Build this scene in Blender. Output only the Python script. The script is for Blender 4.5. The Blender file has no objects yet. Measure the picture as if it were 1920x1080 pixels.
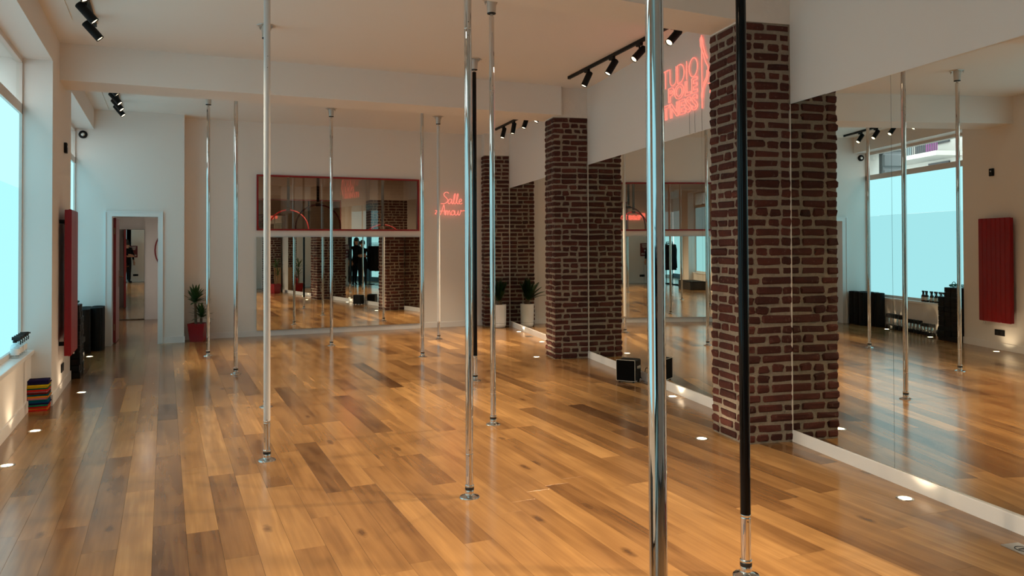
import bpy, bmesh, math, random
from mathutils import Vector, Matrix, noise
random.seed(7)
SC = bpy.context.scene
COL = SC.collection
PI = math.pi

# ------------------------------------------------------------------ camera
F_PX, CY_PX = 1473.6, 435.7                      # focal length / optical axis row in 1920x1080
YAW, PITCH, ROLL = 0.41607, 0.016275, -0.004675
fw = Vector((math.sin(YAW), math.cos(YAW), 0)); rt = Vector((math.cos(YAW), -math.sin(YAW), 0)); up = Vector((0, 0, 1))
f2 = fw * math.cos(PITCH) + up * math.sin(PITCH); u2 = -fw * math.sin(PITCH) + up * math.cos(PITCH)
r3 = rt * math.cos(ROLL) + u2 * math.sin(ROLL); u3 = -rt * math.sin(ROLL) + u2 * math.cos(ROLL)
cam = bpy.data.cameras.new('camera'); camo = bpy.data.objects.new('camera', cam); COL.objects.link(camo)
cam.sensor_width = 36; cam.lens = F_PX / 1920 * 36; cam.shift_y = (CY_PX - 540) / 1920
cam.clip_start = 0.05; cam.clip_end = 300
camo.matrix_world = Matrix(((r3.x, u3.x, -f2.x, 0), (r3.y, u3.y, -f2.y, 0), (r3.z, u3.z, -f2.z, 1.5), (0, 0, 0, 1)))
SC.camera = camo

# ------------------------------------------------------------------ world, exposure
W = bpy.data.worlds.new('overcast_sky'); SC.world = W; W.use_nodes = True
bg = W.node_tree.nodes['Background']; bg.inputs[0].default_value = (0.90, 0.96, 1.0, 1); bg.inputs[1].default_value = 4.0
SC.view_settings.view_transform = 'Standard'; SC.view_settings.look = 'None'
SC.view_settings.gamma = 1.0; SC.view_settings.use_curve_mapping = False
SC.view_settings.exposure = 0.3
SC.cycles.max_bounces = 14; SC.cycles.diffuse_bounces = 5; SC.cycles.glossy_bounces = 8
SC.cycles.transmission_bounces = 8; SC.cycles.transparent_max_bounces = 12
SC.cycles.sample_clamp_indirect = 6.0
SPOT_W = 255.0          # each ceiling spot
UPLIGHT_W = 3.0        # each floor uplight
WARM = (1.0, 0.75, 0.49)
WIN_STRENGTH = 1.12

# ------------------------------------------------------------------ room constants (metres)
H = 3.58                       # ceiling
TH = math.radians(9.75)        # right wall turns away from the depth axis
OR = Vector((3.58, 0, 0))      # right wall origin; local x = into the wall, local y = along it
TB = math.radians(0.5)         # back wall
OB = Vector((0, 13.72, 0))
def RW(s, n, z=0.0):           # right wall frame: s along wall, n into the room
    return Vector((OR.x + s * math.sin(TH) - n * math.cos(TH), s * math.cos(TH) + n * math.sin(TH), z))
def BWY(x): return OB.y + math.tan(TB) * x

# ------------------------------------------------------------------ materials
MATS = {}
def nodes_of(name):
    m = bpy.data.materials.new(name); m.use_nodes = True
    nt = m.node_tree; b = nt.nodes['Principled BSDF']
    MATS[name] = m
    return m, nt, b
def N(nt, t, **kw):
    n = nt.nodes.new(t)
    for k, v in kw.items(): setattr(n, k, v)
    return n
def plain(name, col, rough=0.5, metal=0.0, spec=0.5, var=0.06, scale=6.0, bump=0.0, bscale=40.0, coat=0.0):
    m, nt, b = nodes_of(name)
    tc = N(nt, 'ShaderNodeTexCoord'); nz = N(nt, 'ShaderNodeTexNoise')
    nz.inputs['Scale'].default_value = scale; nz.inputs['Detail'].default_value = 3
    nt.links.new(tc.outputs['Object'], nz.inputs['Vector'])
    mx = N(nt, 'ShaderNodeMix', data_type='RGBA')
    lo = [max(0, c * (1 - var)) for c in col]; hi = [min(1, c * (1 + var)) for c in col]
    mx.inputs[6].default_value = (*lo, 1); mx.inputs[7].default_value = (*hi, 1)
    nt.links.new(nz.outputs['Fac'], mx.inputs[0]); nt.links.new(mx.outputs[2], b.inputs['Base Color'])
    b.inputs['Roughness'].default_value = rough; b.inputs['Metallic'].default_value = metal
    b.inputs['Specular IOR Level'].default_value = spec
    b.inputs['Coat Weight'].default_value = coat
    if bump:
        n2 = N(nt, 'ShaderNodeTexNoise'); n2.inputs['Scale'].default_value = bscale; n2.inputs['Detail'].default_value = 4
        nt.links.new(tc.outputs['Object'], n2.inputs['Vector'])
        bp = N(nt, 'ShaderNodeBump'); bp.inputs['Strength'].default_value = bump; bp.inputs['Distance'].default_value = 0.01
        nt.links.new(n2.outputs['Fac'], bp.inputs['Height']); nt.links.new(bp.outputs['Normal'], b.inputs['Normal'])
    return m
def emit(name, col, strength):
    m = bpy.data.materials.new(name); m.use_nodes = True; nt = m.node_tree; nt.nodes.clear()
    e = N(nt, 'ShaderNodeEmission'); e.inputs[0].default_value = (*col, 1); e.inputs[1].default_value = strength
    o = N(nt, 'ShaderNodeOutputMaterial'); nt.links.new(e.outputs[0], o.inputs[0]); MATS[name] = m
    return m
def mirror_mat(name, col):
    m = bpy.data.materials.new(name); m.use_nodes = True; nt = m.node_tree; nt.nodes.clear()
    g = N(nt, 'ShaderNodeBsdfGlossy'); g.inputs['Color'].default_value = (*col, 1); g.inputs['Roughness'].default_value = 0.0
    o = N(nt, 'ShaderNodeOutputMaterial'); nt.links.new(g.outputs[0], o.inputs[0]); MATS[name] = m
    return m
def pane_mat(name, tint, refl):
    m = bpy.data.materials.new(name); m.use_nodes = True; nt = m.node_tree; nt.nodes.clear()
    t = N(nt, 'ShaderNodeBsdfTransparent'); t.inputs[0].default_value = (*tint, 1)
    g = N(nt, 'ShaderNodeBsdfGlossy'); g.inputs['Roughness'].default_value = 0.0; g.inputs['Color'].default_value = (1, 1, 1, 1)
    fr = N(nt, 'ShaderNodeLayerWeight'); pw = N(nt, 'ShaderNodeMath', operation='POWER'); pw.inputs[1].default_value = 5.0
    nt.links.new(fr.outputs['Facing'], pw.inputs[0])
    ad = N(nt, 'ShaderNodeMath', operation='MULTIPLY_ADD', use_clamp=True); ad.inputs[1].default_value = 0.6; ad.inputs[2].default_value = 0.03 + refl
    nt.links.new(pw.outputs[0], ad.inputs[0])
    mx = N(nt, 'ShaderNodeMixShader'); nt.links.new(ad.outputs[0], mx.inputs[0])
    nt.links.new(t.outputs[0], mx.inputs[1]); nt.links.new(g.outputs[0], mx.inputs[2])
    o = N(nt, 'ShaderNodeOutputMaterial'); nt.links.new(mx.outputs[0], o.inputs[0]); MATS[name] = m
    return m

def wood_floor(name):
    m, nt, b = nodes_of(name); L = nt.links.new
    geo = N(nt, 'ShaderNodeNewGeometry'); at = N(nt, 'ShaderNodeAttribute', attribute_name='rnd')
    cmb = N(nt, 'ShaderNodeCombineXYZ')
    sc = N(nt, 'ShaderNodeMath', operation='MULTIPLY'); sc.inputs[1].default_value = 61.7; L(at.outputs['Fac'], sc.inputs[0])
    L(sc.outputs[0], cmb.inputs[0]); L(sc.outputs[0], cmb.inputs[1]); L(sc.outputs[0], cmb.inputs[2])
    add = N(nt, 'ShaderNodeVectorMath', operation='ADD'); L(geo.outputs['Position'], add.inputs[0]); L(cmb.outputs[0], add.inputs[1])
    def mapped(sx, sy):
        mp = N(nt, 'ShaderNodeVectorMath', operation='MULTIPLY'); mp.inputs[1].default_value = (sx, sy, 1)
        L(add.outputs[0], mp.inputs[0]); return mp
    # broad cathedral figure
    n1 = N(nt, 'ShaderNodeTexNoise'); n1.inputs['Scale'].default_value = 1.0; n1.inputs['Detail'].default_value = 2; L(mapped(7, 0.9).outputs[0], n1.inputs['Vector'])
    mul = N(nt, 'ShaderNodeMath', operation='MULTIPLY'); mul.inputs[1].default_value = 17; L(n1.outputs['Fac'], mul.inputs[0])
    sn = N(nt, 'ShaderNodeMath', operation='SINE'); L(mul.outputs[0], sn.inputs[0])
    # fine fibre
    n2 = N(nt, 'ShaderNodeTexNoise'); n2.inputs['Scale'].default_value = 1.0; n2.inputs['Detail'].default_value = 2; L(mapped(48, 1.6).outputs[0], n2.inputs['Vector'])
    n3 = N(nt, 'ShaderNodeTexNoise'); n3.inputs['Scale'].default_value = 1.0; n3.inputs['Detail'].default_value = 3; L(mapped(6, 1.6).outputs[0], n3.inputs['Vector'])
    # plank tone
    rp = N(nt, 'ShaderNodeValToRGB'); e = rp.color_ramp
    e.elements[0].position = 0.0; e.elements[0].color = (0.082, 0.038, 0.0155, 1)
    e.elements[1].position = 1.0; e.elements[1].color = (0.43, 0.245, 0.097, 1)
    for pos, c in ((0.18, (0.142, 0.070, 0.028)), (0.5, (0.235, 0.123, 0.047)), (0.8, (0.32, 0.175, 0.067))):
        k = e.elements.new(pos); k.color = (*c, 1)
    a1 = N(nt, 'ShaderNodeMath', operation='MULTIPLY_ADD'); a1.inputs[1].default_value = 0.10; L(sn.outputs[0], a1.inputs[0]); L(at.outputs['Fac'], a1.inputs[2])
    a2 = N(nt, 'ShaderNodeMath', operation='MULTIPLY_ADD'); a2.inputs[1].default_value = 0.5; L(n3.outputs['Fac'], a2.inputs[0]); L(a1.outputs[0], a2.inputs[2])
    a3 = N(nt, 'ShaderNodeMath', operation='MULTIPLY_ADD'); a3.inputs[1].default_value = 0.36; L(n2.outputs['Fac'], a3.inputs[0]); L(a2.outputs[0], a3.inputs[2])
    a4 = N(nt, 'ShaderNodeMath', operation='SUBTRACT', use_clamp=True); a4.inputs[1].default_value = 0.42; L(a3.outputs[0], a4.inputs[0])
    L(a4.outputs[0], rp.inputs[0])
    # knots
    vo = N(nt, 'ShaderNodeTexVoronoi'); vo.inputs['Scale'].default_value = 1.0; L(mapped(4.4, 1.5).outputs[0], vo.inputs['Vector'])
    n4 = N(nt, 'ShaderNodeTexNoise'); n4.inputs['Scale'].default_value = 22; L(add.outputs[0], n4.inputs['Vector'])
    kd = N(nt, 'ShaderNodeMath', operation='MULTIPLY_ADD'); kd.inputs[1].default_value = 0.09; L(n4.outputs['Fac'], kd.inputs[0]); L(vo.outputs['Distance'], kd.inputs[2])
    kr = N(nt, 'ShaderNodeMapRange'); kr.inputs[1].default_value = 0.08; kr.inputs[2].default_value = 0.17; kr.inputs[3].default_value = 0.8; kr.inputs[4].default_value = 0
    L(kd.outputs[0], kr.inputs[0])
    mx = N(nt, 'ShaderNodeMix', data_type='RGBA'); mx.inputs[7].default_value = (0.06, 0.026, 0.012, 1)
    L(kr.outputs[0], mx.inputs[0]); L(rp.outputs[0], mx.inputs[6]); L(mx.outputs[2], b.inputs['Base Color'])
    rr = N(nt, 'ShaderNodeMapRange'); rr.inputs[3].default_value = 0.13; rr.inputs[4].default_value = 0.22; L(n3.outputs['Fac'], rr.inputs[0]); L(rr.outputs[0], b.inputs['Roughness'])
    b.inputs['Specular IOR Level'].default_value = 0.55
    return m
def brick_mat(name):
    m, nt, b = nodes_of(name); L = nt.links.new
    oi = N(nt, 'ShaderNodeObjectInfo'); tc = N(nt, 'ShaderNodeNewGeometry')
    rp = N(nt, 'ShaderNodeValToRGB'); e = rp.color_ramp
    e.elements[0].color = (0.030, 0.0105, 0.0085, 1); e.elements[1].color = (0.135, 0.039, 0.028, 1)
    for pos, c in ((0.3, (0.052, 0.0155, 0.012)), (0.7, (0.088, 0.025, 0.0185))):
        k = e.elements.new(pos); k.color = (*c, 1)
    nz = N(nt, 'ShaderNodeTexNoise'); nz.inputs['Scale'].default_value = 9; nz.inputs['Detail'].default_value = 4; L(tc.outputs['Position'], nz.inputs['Vector'])
    ma = N(nt, 'ShaderNodeMath', operation='MULTIPLY_ADD', use_clamp=True); ma.inputs[1].default_value = 0.5
    L(oi.outputs['Random'], ma.inputs[0])
    m2 = N(nt, 'ShaderNodeMath', operation='MULTIPLY'); m2.inputs[1].default_value = 0.55; L(nz.outputs['Fac'], m2.inputs[0]); L(m2.outputs[0], ma.inputs[2])
    L(ma.outputs[0], rp.inputs[0])
    # pale mortar smears
    n2 = N(nt, 'ShaderNodeTexNoise'); n2.inputs['Scale'].default_value = 38; n2.inputs['Detail'].default_value = 5; L(tc.outputs['Position'], n2.inputs['Vector'])
    mr = N(nt, 'ShaderNodeMapRange'); mr.inputs[1].default_value = 0.6; mr.inputs[2].default_value = 0.8; mr.inputs[4].default_value = 0.32; L(n2.outputs['Fac'], mr.inputs[0])
    mx = N(nt, 'ShaderNodeMix', data_type='RGBA'); mx.inputs[7].default_value = (0.33, 0.24, 0.19, 1)
    L(mr.outputs[0], mx.inputs[0]); L(rp.outputs[0], mx.inputs[6]); L(mx.outputs[2], b.inputs['Base Color'])
    b.inputs['Roughness'].default_value = 0.8; b.inputs['Specular IOR Level'].default_value = 0.25
    bp = N(nt, 'ShaderNodeBump'); bp.inputs['Strength'].default_value = 0.5; bp.inputs['Distance'].default_value = 0.006
    L(n2.outputs['Fac'], bp.inputs['Height']); L(bp.outputs['Normal'], b.inputs['Normal'])
    return m

wood_floor('oak'); brick_mat('brick')
plain('mortar', (0.29, 0.245, 0.195), 0.95, spec=0.1, var=0.3, scale=30, bump=0.9, bscale=90)
plain('wall_paint', (0.79, 0.765, 0.74), 0.6, spec=0.25, var=0.015, scale=1.2)
plain('ceiling_paint', (0.80, 0.775, 0.745), 0.7, spec=0.2, var=0.015, scale=1.0)
plain('plaster_rough', (0.74, 0.70, 0.66), 0.85, spec=0.15, var=0.07, scale=9, bump=0.5, bscale=25)
plain('skirting', (0.80, 0.79, 0.79), 0.4, spec=0.4, var=0.02)
plain('gloss_white', (0.78, 0.79, 0.79), 0.3, spec=0.5, var=0.02)
plain('chrome', (0.70, 0.69, 0.675), 0.035, metal=1.0, var=0.02, scale=3)
plain('steel', (0.60, 0.59, 0.57), 0.28, metal=1.0, var=0.06)
plain('cast_alloy', (0.62, 0.60, 0.57), 0.42, metal=0.7, var=0.06)
plain('white_coat', (0.64, 0.65, 0.66), 0.28, spec=0.5, var=0.01)
plain('black_coat', (0.003, 0.003, 0.0035), 0.10, spec=0.20, var=0.1)
plain('black_matte', (0.006, 0.006, 0.0065), 0.5, spec=0.2, var=0.15)
plain('black_rubber', (0.014, 0.014, 0.015), 0.55, spec=0.35, var=0.2)
plain('black_foam', (0.006, 0.0055, 0.0055), 0.55, spec=0.2, var=0.25, scale=14)
plain('radiator_red', (0.26, 0.003, 0.006), 0.32, spec=0.3, var=0.04)
plain('frame_red', (0.26, 0.008, 0.012), 0.35, spec=0.5, var=0.04)
plain('pot_red', (0.27, 0.005, 0.009), 0.25, spec=0.5, var=0.05)
plain('pot_white', (0.78, 0.78, 0.78), 0.35, var=0.02)
plain('soil', (0.03, 0.02, 0.014), 0.95, var=0.4, scale=50, bump=0.6)
plain('trunk', (0.14, 0.085, 0.05), 0.9, var=0.4, scale=40, bump=0.8, bscale=60)
plain('leaf', (0.035, 0.085, 0.025), 0.4, spec=0.4, var=0.5, scale=9)
plain('palm_leaf', (0.018, 0.05, 0.014), 0.4, spec=0.4, var=0.5, scale=7)
plain('window_frame', (0.66, 0.62, 0.58), 0.5, var=0.03)
plain('stone', (0.17, 0.19, 0.205), 0.85, var=0.12, scale=5, bump=0.3)
plain('facade', (0.62, 0.61, 0.58), 0.8, var=0.05, scale=1.5)
plain('facade_dark', (0.06, 0.065, 0.075), 0.6, var=0.1)
plain('asphalt', (0.2, 0.2, 0.2), 0.9, var=0.1)
plain('orange_panel', (0.38, 0.17, 0.05), 0.6); plain('violet_panel', (0.3, 0.05, 0.25), 0.6); plain('teal_panel', (0.24, 0.34, 0.36), 0.5)
plain('terracotta', (0.55, 0.17, 0.09), 0.7)
plain('skin', (0.52, 0.30, 0.21), 0.5, var=0.08)
plain('black_cloth', (0.012, 0.012, 0.015), 0.9, spec=0.15, var=0.3, scale=20)
plain('hair_dark', (0.025, 0.016, 0.011), 0.6, var=0.4, scale=40)
plain('poster_red', (0.14, 0.012, 0.02), 0.5, var=0.1); plain('poster_white', (0.75, 0.7, 0.68), 0.5)
plain('door_red', (0.25, 0.02, 0.022), 0.3); plain('door_white', (0.72, 0.73, 0.73), 0.4)
plain('brass', (0.34, 0.17, 0.08), 0.3, metal=0.8)
plain('rope_teal', (0.0, 0.20, 0.16), 0.6); plain('label_cream', (0.62, 0.57, 0.49), 0.6)
plain('bottle_amber', (0.035, 0.014, 0.006), 0.15, spec=0.6)
plain('concrete_dark', (0.02, 0.018, 0.018), 0.5); plain('board_wood', (0.36, 0.2, 0.09), 0.6, var=0.2, scale=12)
plain('extinguisher_red', (0.45, 0.012, 0.015), 0.25)
plain('slate_blue', (0.05, 0.085, 0.12), 0.6)
plain('seam_dark', (0.03, 0.035, 0.032), 0.4)
plain('edge_bright', (0.72, 0.66, 0.60), 0.3, spec=0.6)
plain('grille_black', (0.003, 0.003, 0.003), 0.8, spec=0.05, var=0.3, scale=200, bump=0.6, bscale=300)
mirror_mat('mirror', (0.80, 0.80, 0.74))
pane_mat('interior_glass', (0.88, 0.84, 0.79), 0.05)
pane_mat('clear_glass', (0.93, 0.98, 0.97), 0.01)
pane_mat('bottle_clear', (0.90, 0.94, 0.95), 0.10)
emit('frost_glow_upper', (0.42, 0.86, 0.96), 1.0 * WIN_STRENGTH)  # daylight through the film is put in as the pane's own glow
emit('frost_glow_lower', (0.40, 0.85, 0.96), 0.85 * WIN_STRENGTH)  # lower film, also glowing in place of daylight
emit('lamp_face', (1.0, 0.82, 0.50), 4.0)
emit('uplight_face', (1.0, 0.83, 0.48), 9.0)
emit('neon', (1.0, 0.16, 0.115), 1.7)
for nm, c in (('navy', (0.012, 0.008, 0.05)), ('yellow', (0.62, 0.42, 0.01)), ('green', (0.02, 0.16, 0.08)), ('red', (0.55, 0.02, 0.015)),
              ('pink', (0.5, 0.16, 0.2)), ('maroon', (0.12, 0.008, 0.008)), ('teal', (0.0, 0.11, 0.13)), ('blue', (0.005, 0.075, 0.19)), ('orange', (0.65, 0.22, 0.02))):
    plain('towel_' + nm, c, 0.9, spec=0.1, var=0.2, scale=30)

# ------------------------------------------------------------------ mesh helpers
class MB:
    def __init__(s): s.v = []; s.f = []; s.sm = []; s.mi = []
    def add(s, v, f, smooth=False, mi=0):
        o = len(s.v); s.v += [tuple(p) for p in v]; s.f += [tuple(i + o for i in q) for q in f]
        s.sm += [smooth] * len(f); s.mi += [mi] * len(f)
        return s
    def box(s, x0, x1, y0, y1, z0, z1, mi=0):
        v = [(x0, y0, z0), (x1, y0, z0), (x1, y1, z0), (x0, y1, z0), (x0, y0, z1), (x1, y0, z1), (x1, y1, z1), (x0, y1, z1)]
        return s.add(v, [(0, 3, 2, 1), (4, 5, 6, 7), (0, 1, 5, 4), (1, 2, 6, 5), (2, 3, 7, 6), (3, 0, 4, 7)], False, mi)
    def cbox(s, x0, x1, y0, y1, z0, z1, c=0.004, mi=0):     # box with chamfered edges
        v = []; ids = {}
        X = (x0, x1); Y = (y0, y1); Z = (z0, z1)
        for i in (0, 1):
            for j in (0, 1):
                for k in (0, 1):
                    sx = c if i == 0 else -c; sy = c if j == 0 else -c; sz = c if k == 0 else -c
                    ids[i, j, k] = len(v)
                    v += [(X[i], Y[j] + sy, Z[k] + sz), (X[i] + sx, Y[j], Z[k] + sz), (X[i] + sx, Y[j] + sy, Z[k])]
        f = []
        I = lambda i, j, k, a: ids[i, j, k] + a
        f.append((I(0, 0, 0, 0), I(0, 0, 1, 0), I(0, 1, 1, 0), I(0, 1, 0, 0))); f.append((I(1, 0, 0, 0), I(1, 1, 0, 0), I(1, 1, 1, 0), I(1, 0, 1, 0)))
        f.append((I(0, 0, 0, 1), I(1, 0, 0, 1), I(1, 0, 1, 1), I(0, 0, 1, 1))); f.append((I(0, 1, 0, 1), I(0, 1, 1, 1), I(1, 1, 1, 1), I(1, 1, 0, 1)))
        f.append((I(0, 0, 0, 2), I(0, 1, 0, 2), I(1, 1, 0, 2), I(1, 0, 0, 2))); f.append((I(0, 0, 1, 2), I(1, 0, 1, 2), I(1, 1, 1, 2), I(0, 1, 1, 2)))
        for k in (0, 1):
            for j in (0, 1): f.append((I(0, j, k, 1), I(1, j, k, 1), I(1, j, k, 2), I(0, j, k, 2)))
        for k in (0, 1):
            for i in (0, 1): f.append((I(i, 0, k, 0), I(i, 1, k, 0), I(i, 1, k, 2), I(i, 0, k, 2)))
        for j in (0, 1):
            for i in (0, 1): f.append((I(i, j, 0, 0), I(i, j, 1, 0), I(i, j, 1, 1), I(i, j, 0, 1)))
        for q in ids.values(): f.append((q, q + 1, q + 2))
        return s.add(v, f, False, mi)
    def lathe(s, prof, n=24, c=(0, 0, 0), mi=0, smooth=True, ax='z', caps=True):
        v = []; f = []
        if smooth:               # hold the shading of long straight runs with extra rings near their ends
            q = [prof[0]]
            for (ra, za), (rb_, zb) in zip(prof[:-1], prof[1:]):
                d = math.hypot(rb_ - ra, zb - za)
                if d > 0.012:
                    t = min(0.2, 0.0015 / d); q += [(ra + (rb_ - ra) * t, za + (zb - za) * t), (rb_ + (ra - rb_) * t, zb + (za - zb) * t)]
                q.append((rb_, zb))
            prof = q
        for r, z in prof:
            for i in range(n):
                a = 2 * PI * i / n; x, y = r * math.cos(a), r * math.sin(a)
                p = (x, y, z) if ax == 'z' else ((z, x, y) if ax == 'x' else (x, z, y))
                v.append((p[0] + c[0], p[1] + c[1], p[2] + c[2]))
        for k in range(len(prof) - 1):
            for i in range(n):
                j = (i + 1) % n; f.append((k * n + i, k * n + j, (k + 1) * n + j, (k + 1) * n + i))
        s.add(v, f, smooth, mi)
        o = len(s.v) - len(v)
        for k in (0, len(prof) - 1):
            if caps and prof[k][0] > 1e-3:
                s.f.append(tuple(o + k * n + i for i in range(n))); s.sm.append(False); s.mi.append(mi)
        return s
    def tube(s, pts, r, n=8, closed=False, mi=0, flat=1.0):
        pts = [Vector(p) for p in pts]; m = len(pts); v = []; f = []
        rr = r if isinstance(r, (list, tuple)) else [r] * m
        prev = None
        for i, p in enumerate(pts):
            t = (pts[(i + 1) % m] - pts[i - 1]) if closed else (pts[min(i + 1, m - 1)] - pts[max(i - 1, 0)])
            if t.length < 1e-9: t = Vector((0, 0, 1))
            t.normalize()
            if prev is None:
                a = Vector((0, 0, 1)) if abs(t.z) < 0.9 else Vector((1, 0, 0)); nrm = t.cross(a).normalized()
            else:
                nrm = (prev - t * prev.dot(t))
                nrm = nrm.normalized() if nrm.length > 1e-6 else t.orthogonal().normalized()
            prev = nrm; bn = t.cross(nrm)
            for k in range(n):
                a = 2 * PI * k / n; v.append(p + nrm * math.cos(a) * rr[i] + bn * math.sin(a) * rr[i] * flat)
        for i in range(m if closed else m - 1):
            i2 = (i + 1) % m
            for k in range(n):
                j = (k + 1) % n; f.append((i * n + k, i * n + j, i2 * n + j, i2 * n + k))
        s.add(v, f, True, mi)
        if not closed:
            o = len(s.v) - len(v)
            for base in (0, (m - 1) * n):
                s.f.append(tuple(o + base + k for k in range(n))); s.sm.append(False); s.mi.append(mi)
        return s
    def sphere(s, c, r, n=14, m=8, sx=1, sy=1, sz=1, mi=0):
        prof = [(max(1e-6, r * math.sin(PI * k / m)), -r * math.cos(PI * k / m)) for k in range(m + 1)]
        v = []; f = []
        for rr, z in prof:
            for i in range(n):
                a = 2 * PI * i / n; v.append((c[0] + rr * math.cos(a) * sx, c[1] + rr * math.sin(a) * sy, c[2] + z * sz))
        for k in range(m):
            for i in range(n):
                j = (i + 1) % n; f.append((k * n + i, k * n + j, (k + 1) * n + j, (k + 1) * n + i))
        return s.add(v, f, True, mi)
    def mesh(s, name):
        me = bpy.data.meshes.new(name); me.from_pydata(s.v, [], s.f)
        me.polygons.foreach_set('use_smooth', s.sm); me.polygons.foreach_set('material_index', s.mi); me.update()
        return me
    def build(s, name, mat, parent=None, loc=(0, 0, 0), rz=0.0, **tags):
        me = s.mesh(name)
        for x in ([mat] if isinstance(mat, str) else mat): me.materials.append(MATS[x])
        return link(name, me, parent, loc, rz, **tags)
def link(name, data, parent=None, loc=(0, 0, 0), rz=0.0, label=None, cat=None, group=None, kind=None):
    o = bpy.data.objects.new(name, data); COL.objects.link(o)
    o.location = loc; o.rotation_euler = (0, 0, rz)
    if parent is not None: o.parent = parent
    if label: o['label'] = label
    if cat: o['category'] = cat
    if group: o['group'] = group
    if kind: o['kind'] = kind
    return o
def empty(name, loc=(0, 0, 0), rz=0.0, label=None, cat=None, group=None, kind=None):
    o = link(name, None, None, loc, rz, label, cat, group, kind); o.empty_display_size = 0.1
    return o
def copy_tree(o, parent=None, loc=None, rz=None, label=None):
    c = o.copy(); COL.objects.link(c); c.parent = parent
    if loc is not None: c.location = loc
    if rz is not None: c.rotation_euler = (0, 0, rz)
    if label: c['label'] = label
    for ch in list(o.children): copy_tree(ch, c)
    return c
def aim(o, direction):      # point local -z along direction
    o.rotation_euler = Vector(direction).to_track_quat('-Z', 'Y').to_euler()
def spot_lamp(parent, loc, direction, watts, size, blend, radius, name='bulb_light'):
    d = bpy.data.lights.new(name, 'SPOT'); d.energy = watts; d.color = WARM; d.spot_size = math.radians(size); d.spot_blend = blend
    d.shadow_soft_size = radius
    o = bpy.data.objects.new(name, d); COL.objects.link(o); o.parent = parent; o.location = loc; aim(o, direction)
    return o

# ================================================================== SETTING
ST = dict(kind='structure')
# ---- floor: slab and oak planks
floor = MB().box(-1.56, 8.4, -7.0, 23.2, -0.30, -0.006).box(-3.1, -1.56, -7.0, 0.95, -0.30, -0.006).build('floor', 'concrete_dark', kind='structure', label='oak plank floor of the pole dance studio', cat='floor')
PW = 0.159; X0 = -0.212
def px_of(x, y):
    v = Vector((x, y, -1.5)); d = v.dot(f2)
    if d < 0.2: return None
    return 960 + F_PX * v.dot(r3) / d, CY_PX - F_PX * v.dot(u3) / d, d
def plank_verts(x0, x1, y0, y1):
    g = 0.0004; c = 0.0004; x0 += g; x1 -= g; y0 += g; y1 -= g; b = -0.006; t = 0.0; m = -c
    v = [(x0, y0, b), (x1, y0, b), (x1, y1, b), (x0, y1, b), (x0, y0, m), (x1, y0, m), (x1, y1, m), (x0, y1, m),
         (x0 + c, y0 + c, t), (x1 - c, y0 + c, t), (x1 - c, y1 - c, t), (x0 + c, y1 - c, t)]
    f = [(8, 9, 10, 11), (4, 5, 9, 8), (5, 6, 10, 9), (6, 7, 11, 10), (7, 4, 8, 11), (0, 1, 5, 4), (1, 2, 6, 5), (2, 3, 7, 6), (3, 0, 4, 7)]
    return v, f
planks = []
def lay(xa, xb, ya, yb, rng):
    k0 = math.floor((xa - X0) / PW); x = X0 + k0 * PW
    while x < xb - 1e-6:
        y = ya - rng.random() * 1.4
        while y < yb:
            l = rng.choice((0.75, 1.1, 1.3, 1.5, 1.7, 1.9)); y1 = min(y + l, yb)
            if y1 > ya + 0.02 and y1 - max(y, ya) > 0.01:
                planks.append((max(x, xa), min(x + PW, xb), max(y, ya), y1, min(1, max(0, rng.gauss(0.55, 0.2)))))
            y = y1 if y1 >= yb else y + l
        x += PW
rng = random.Random(11)
# main room (planks run to the slanted right wall and are trimmed by a stepped edge under the skirting)
k0 = math.floor((-1.16 - X0) / PW); x = X0 + k0 * PW
while x < 6.1:
    xm = x + PW
    ys = max(-1.3, (x - 3.58) / math.tan(TH))      # right wall limits the start of the column
    lay(max(x, -1.16), min(xm, 6.0), ys, 13.37 if x < 0.2 else 13.8, rng) if ys < 13.7 else None
    x = xm
def score(p):
    q = px_of((p[0] + p[1]) / 2, (p[2] + p[3]) / 2)
    qs = [px_of(a, b) for a in (p[0], p[1]) for b in (p[2], p[3])]
    ins = [w for w in qs + [q] if w and -40 < w[0] < 1960 and w[1] < 1120]
    return (1 if ins else 0, (p[1] - p[0]) * (p[3] - p[2]) / (min(w[2] for w in ins) ** 3) if ins else 0)
planks.sort(key=score, reverse=True)
def plank_mesh(lst):
    mb = MB(); vals = []
    for p in lst:
        v, f = plank_verts(*p[:4]); mb.add(v, f); vals += [p[4]] * len(v)
    me = mb.mesh('plank'); at = me.attributes.new('rnd', 'FLOAT', 'POINT'); at.data.foreach_set('value', vals); me.materials.append(MATS['oak'])
    return me
for p in planks[:300]: link('plank', plank_mesh([p]), floor)
link('far_planks', plank_mesh(planks[300:]), floor, kind='stuff')
planks = []
lay(-0.90, 0.3, 13.37, 18.1, rng); link('corridor_planks', plank_mesh(planks), floor, kind='stuff'); planks = []
lay(0.5, 7.6, 13.95, 22.6, rng); link('next_room_planks', plank_mesh(planks), floor, kind='stuff'); planks = []
lay(-2.9, -0.9, -6.6, 1.9, rng); link('lobby_planks', plank_mesh(planks), floor, kind='stuff')

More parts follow.
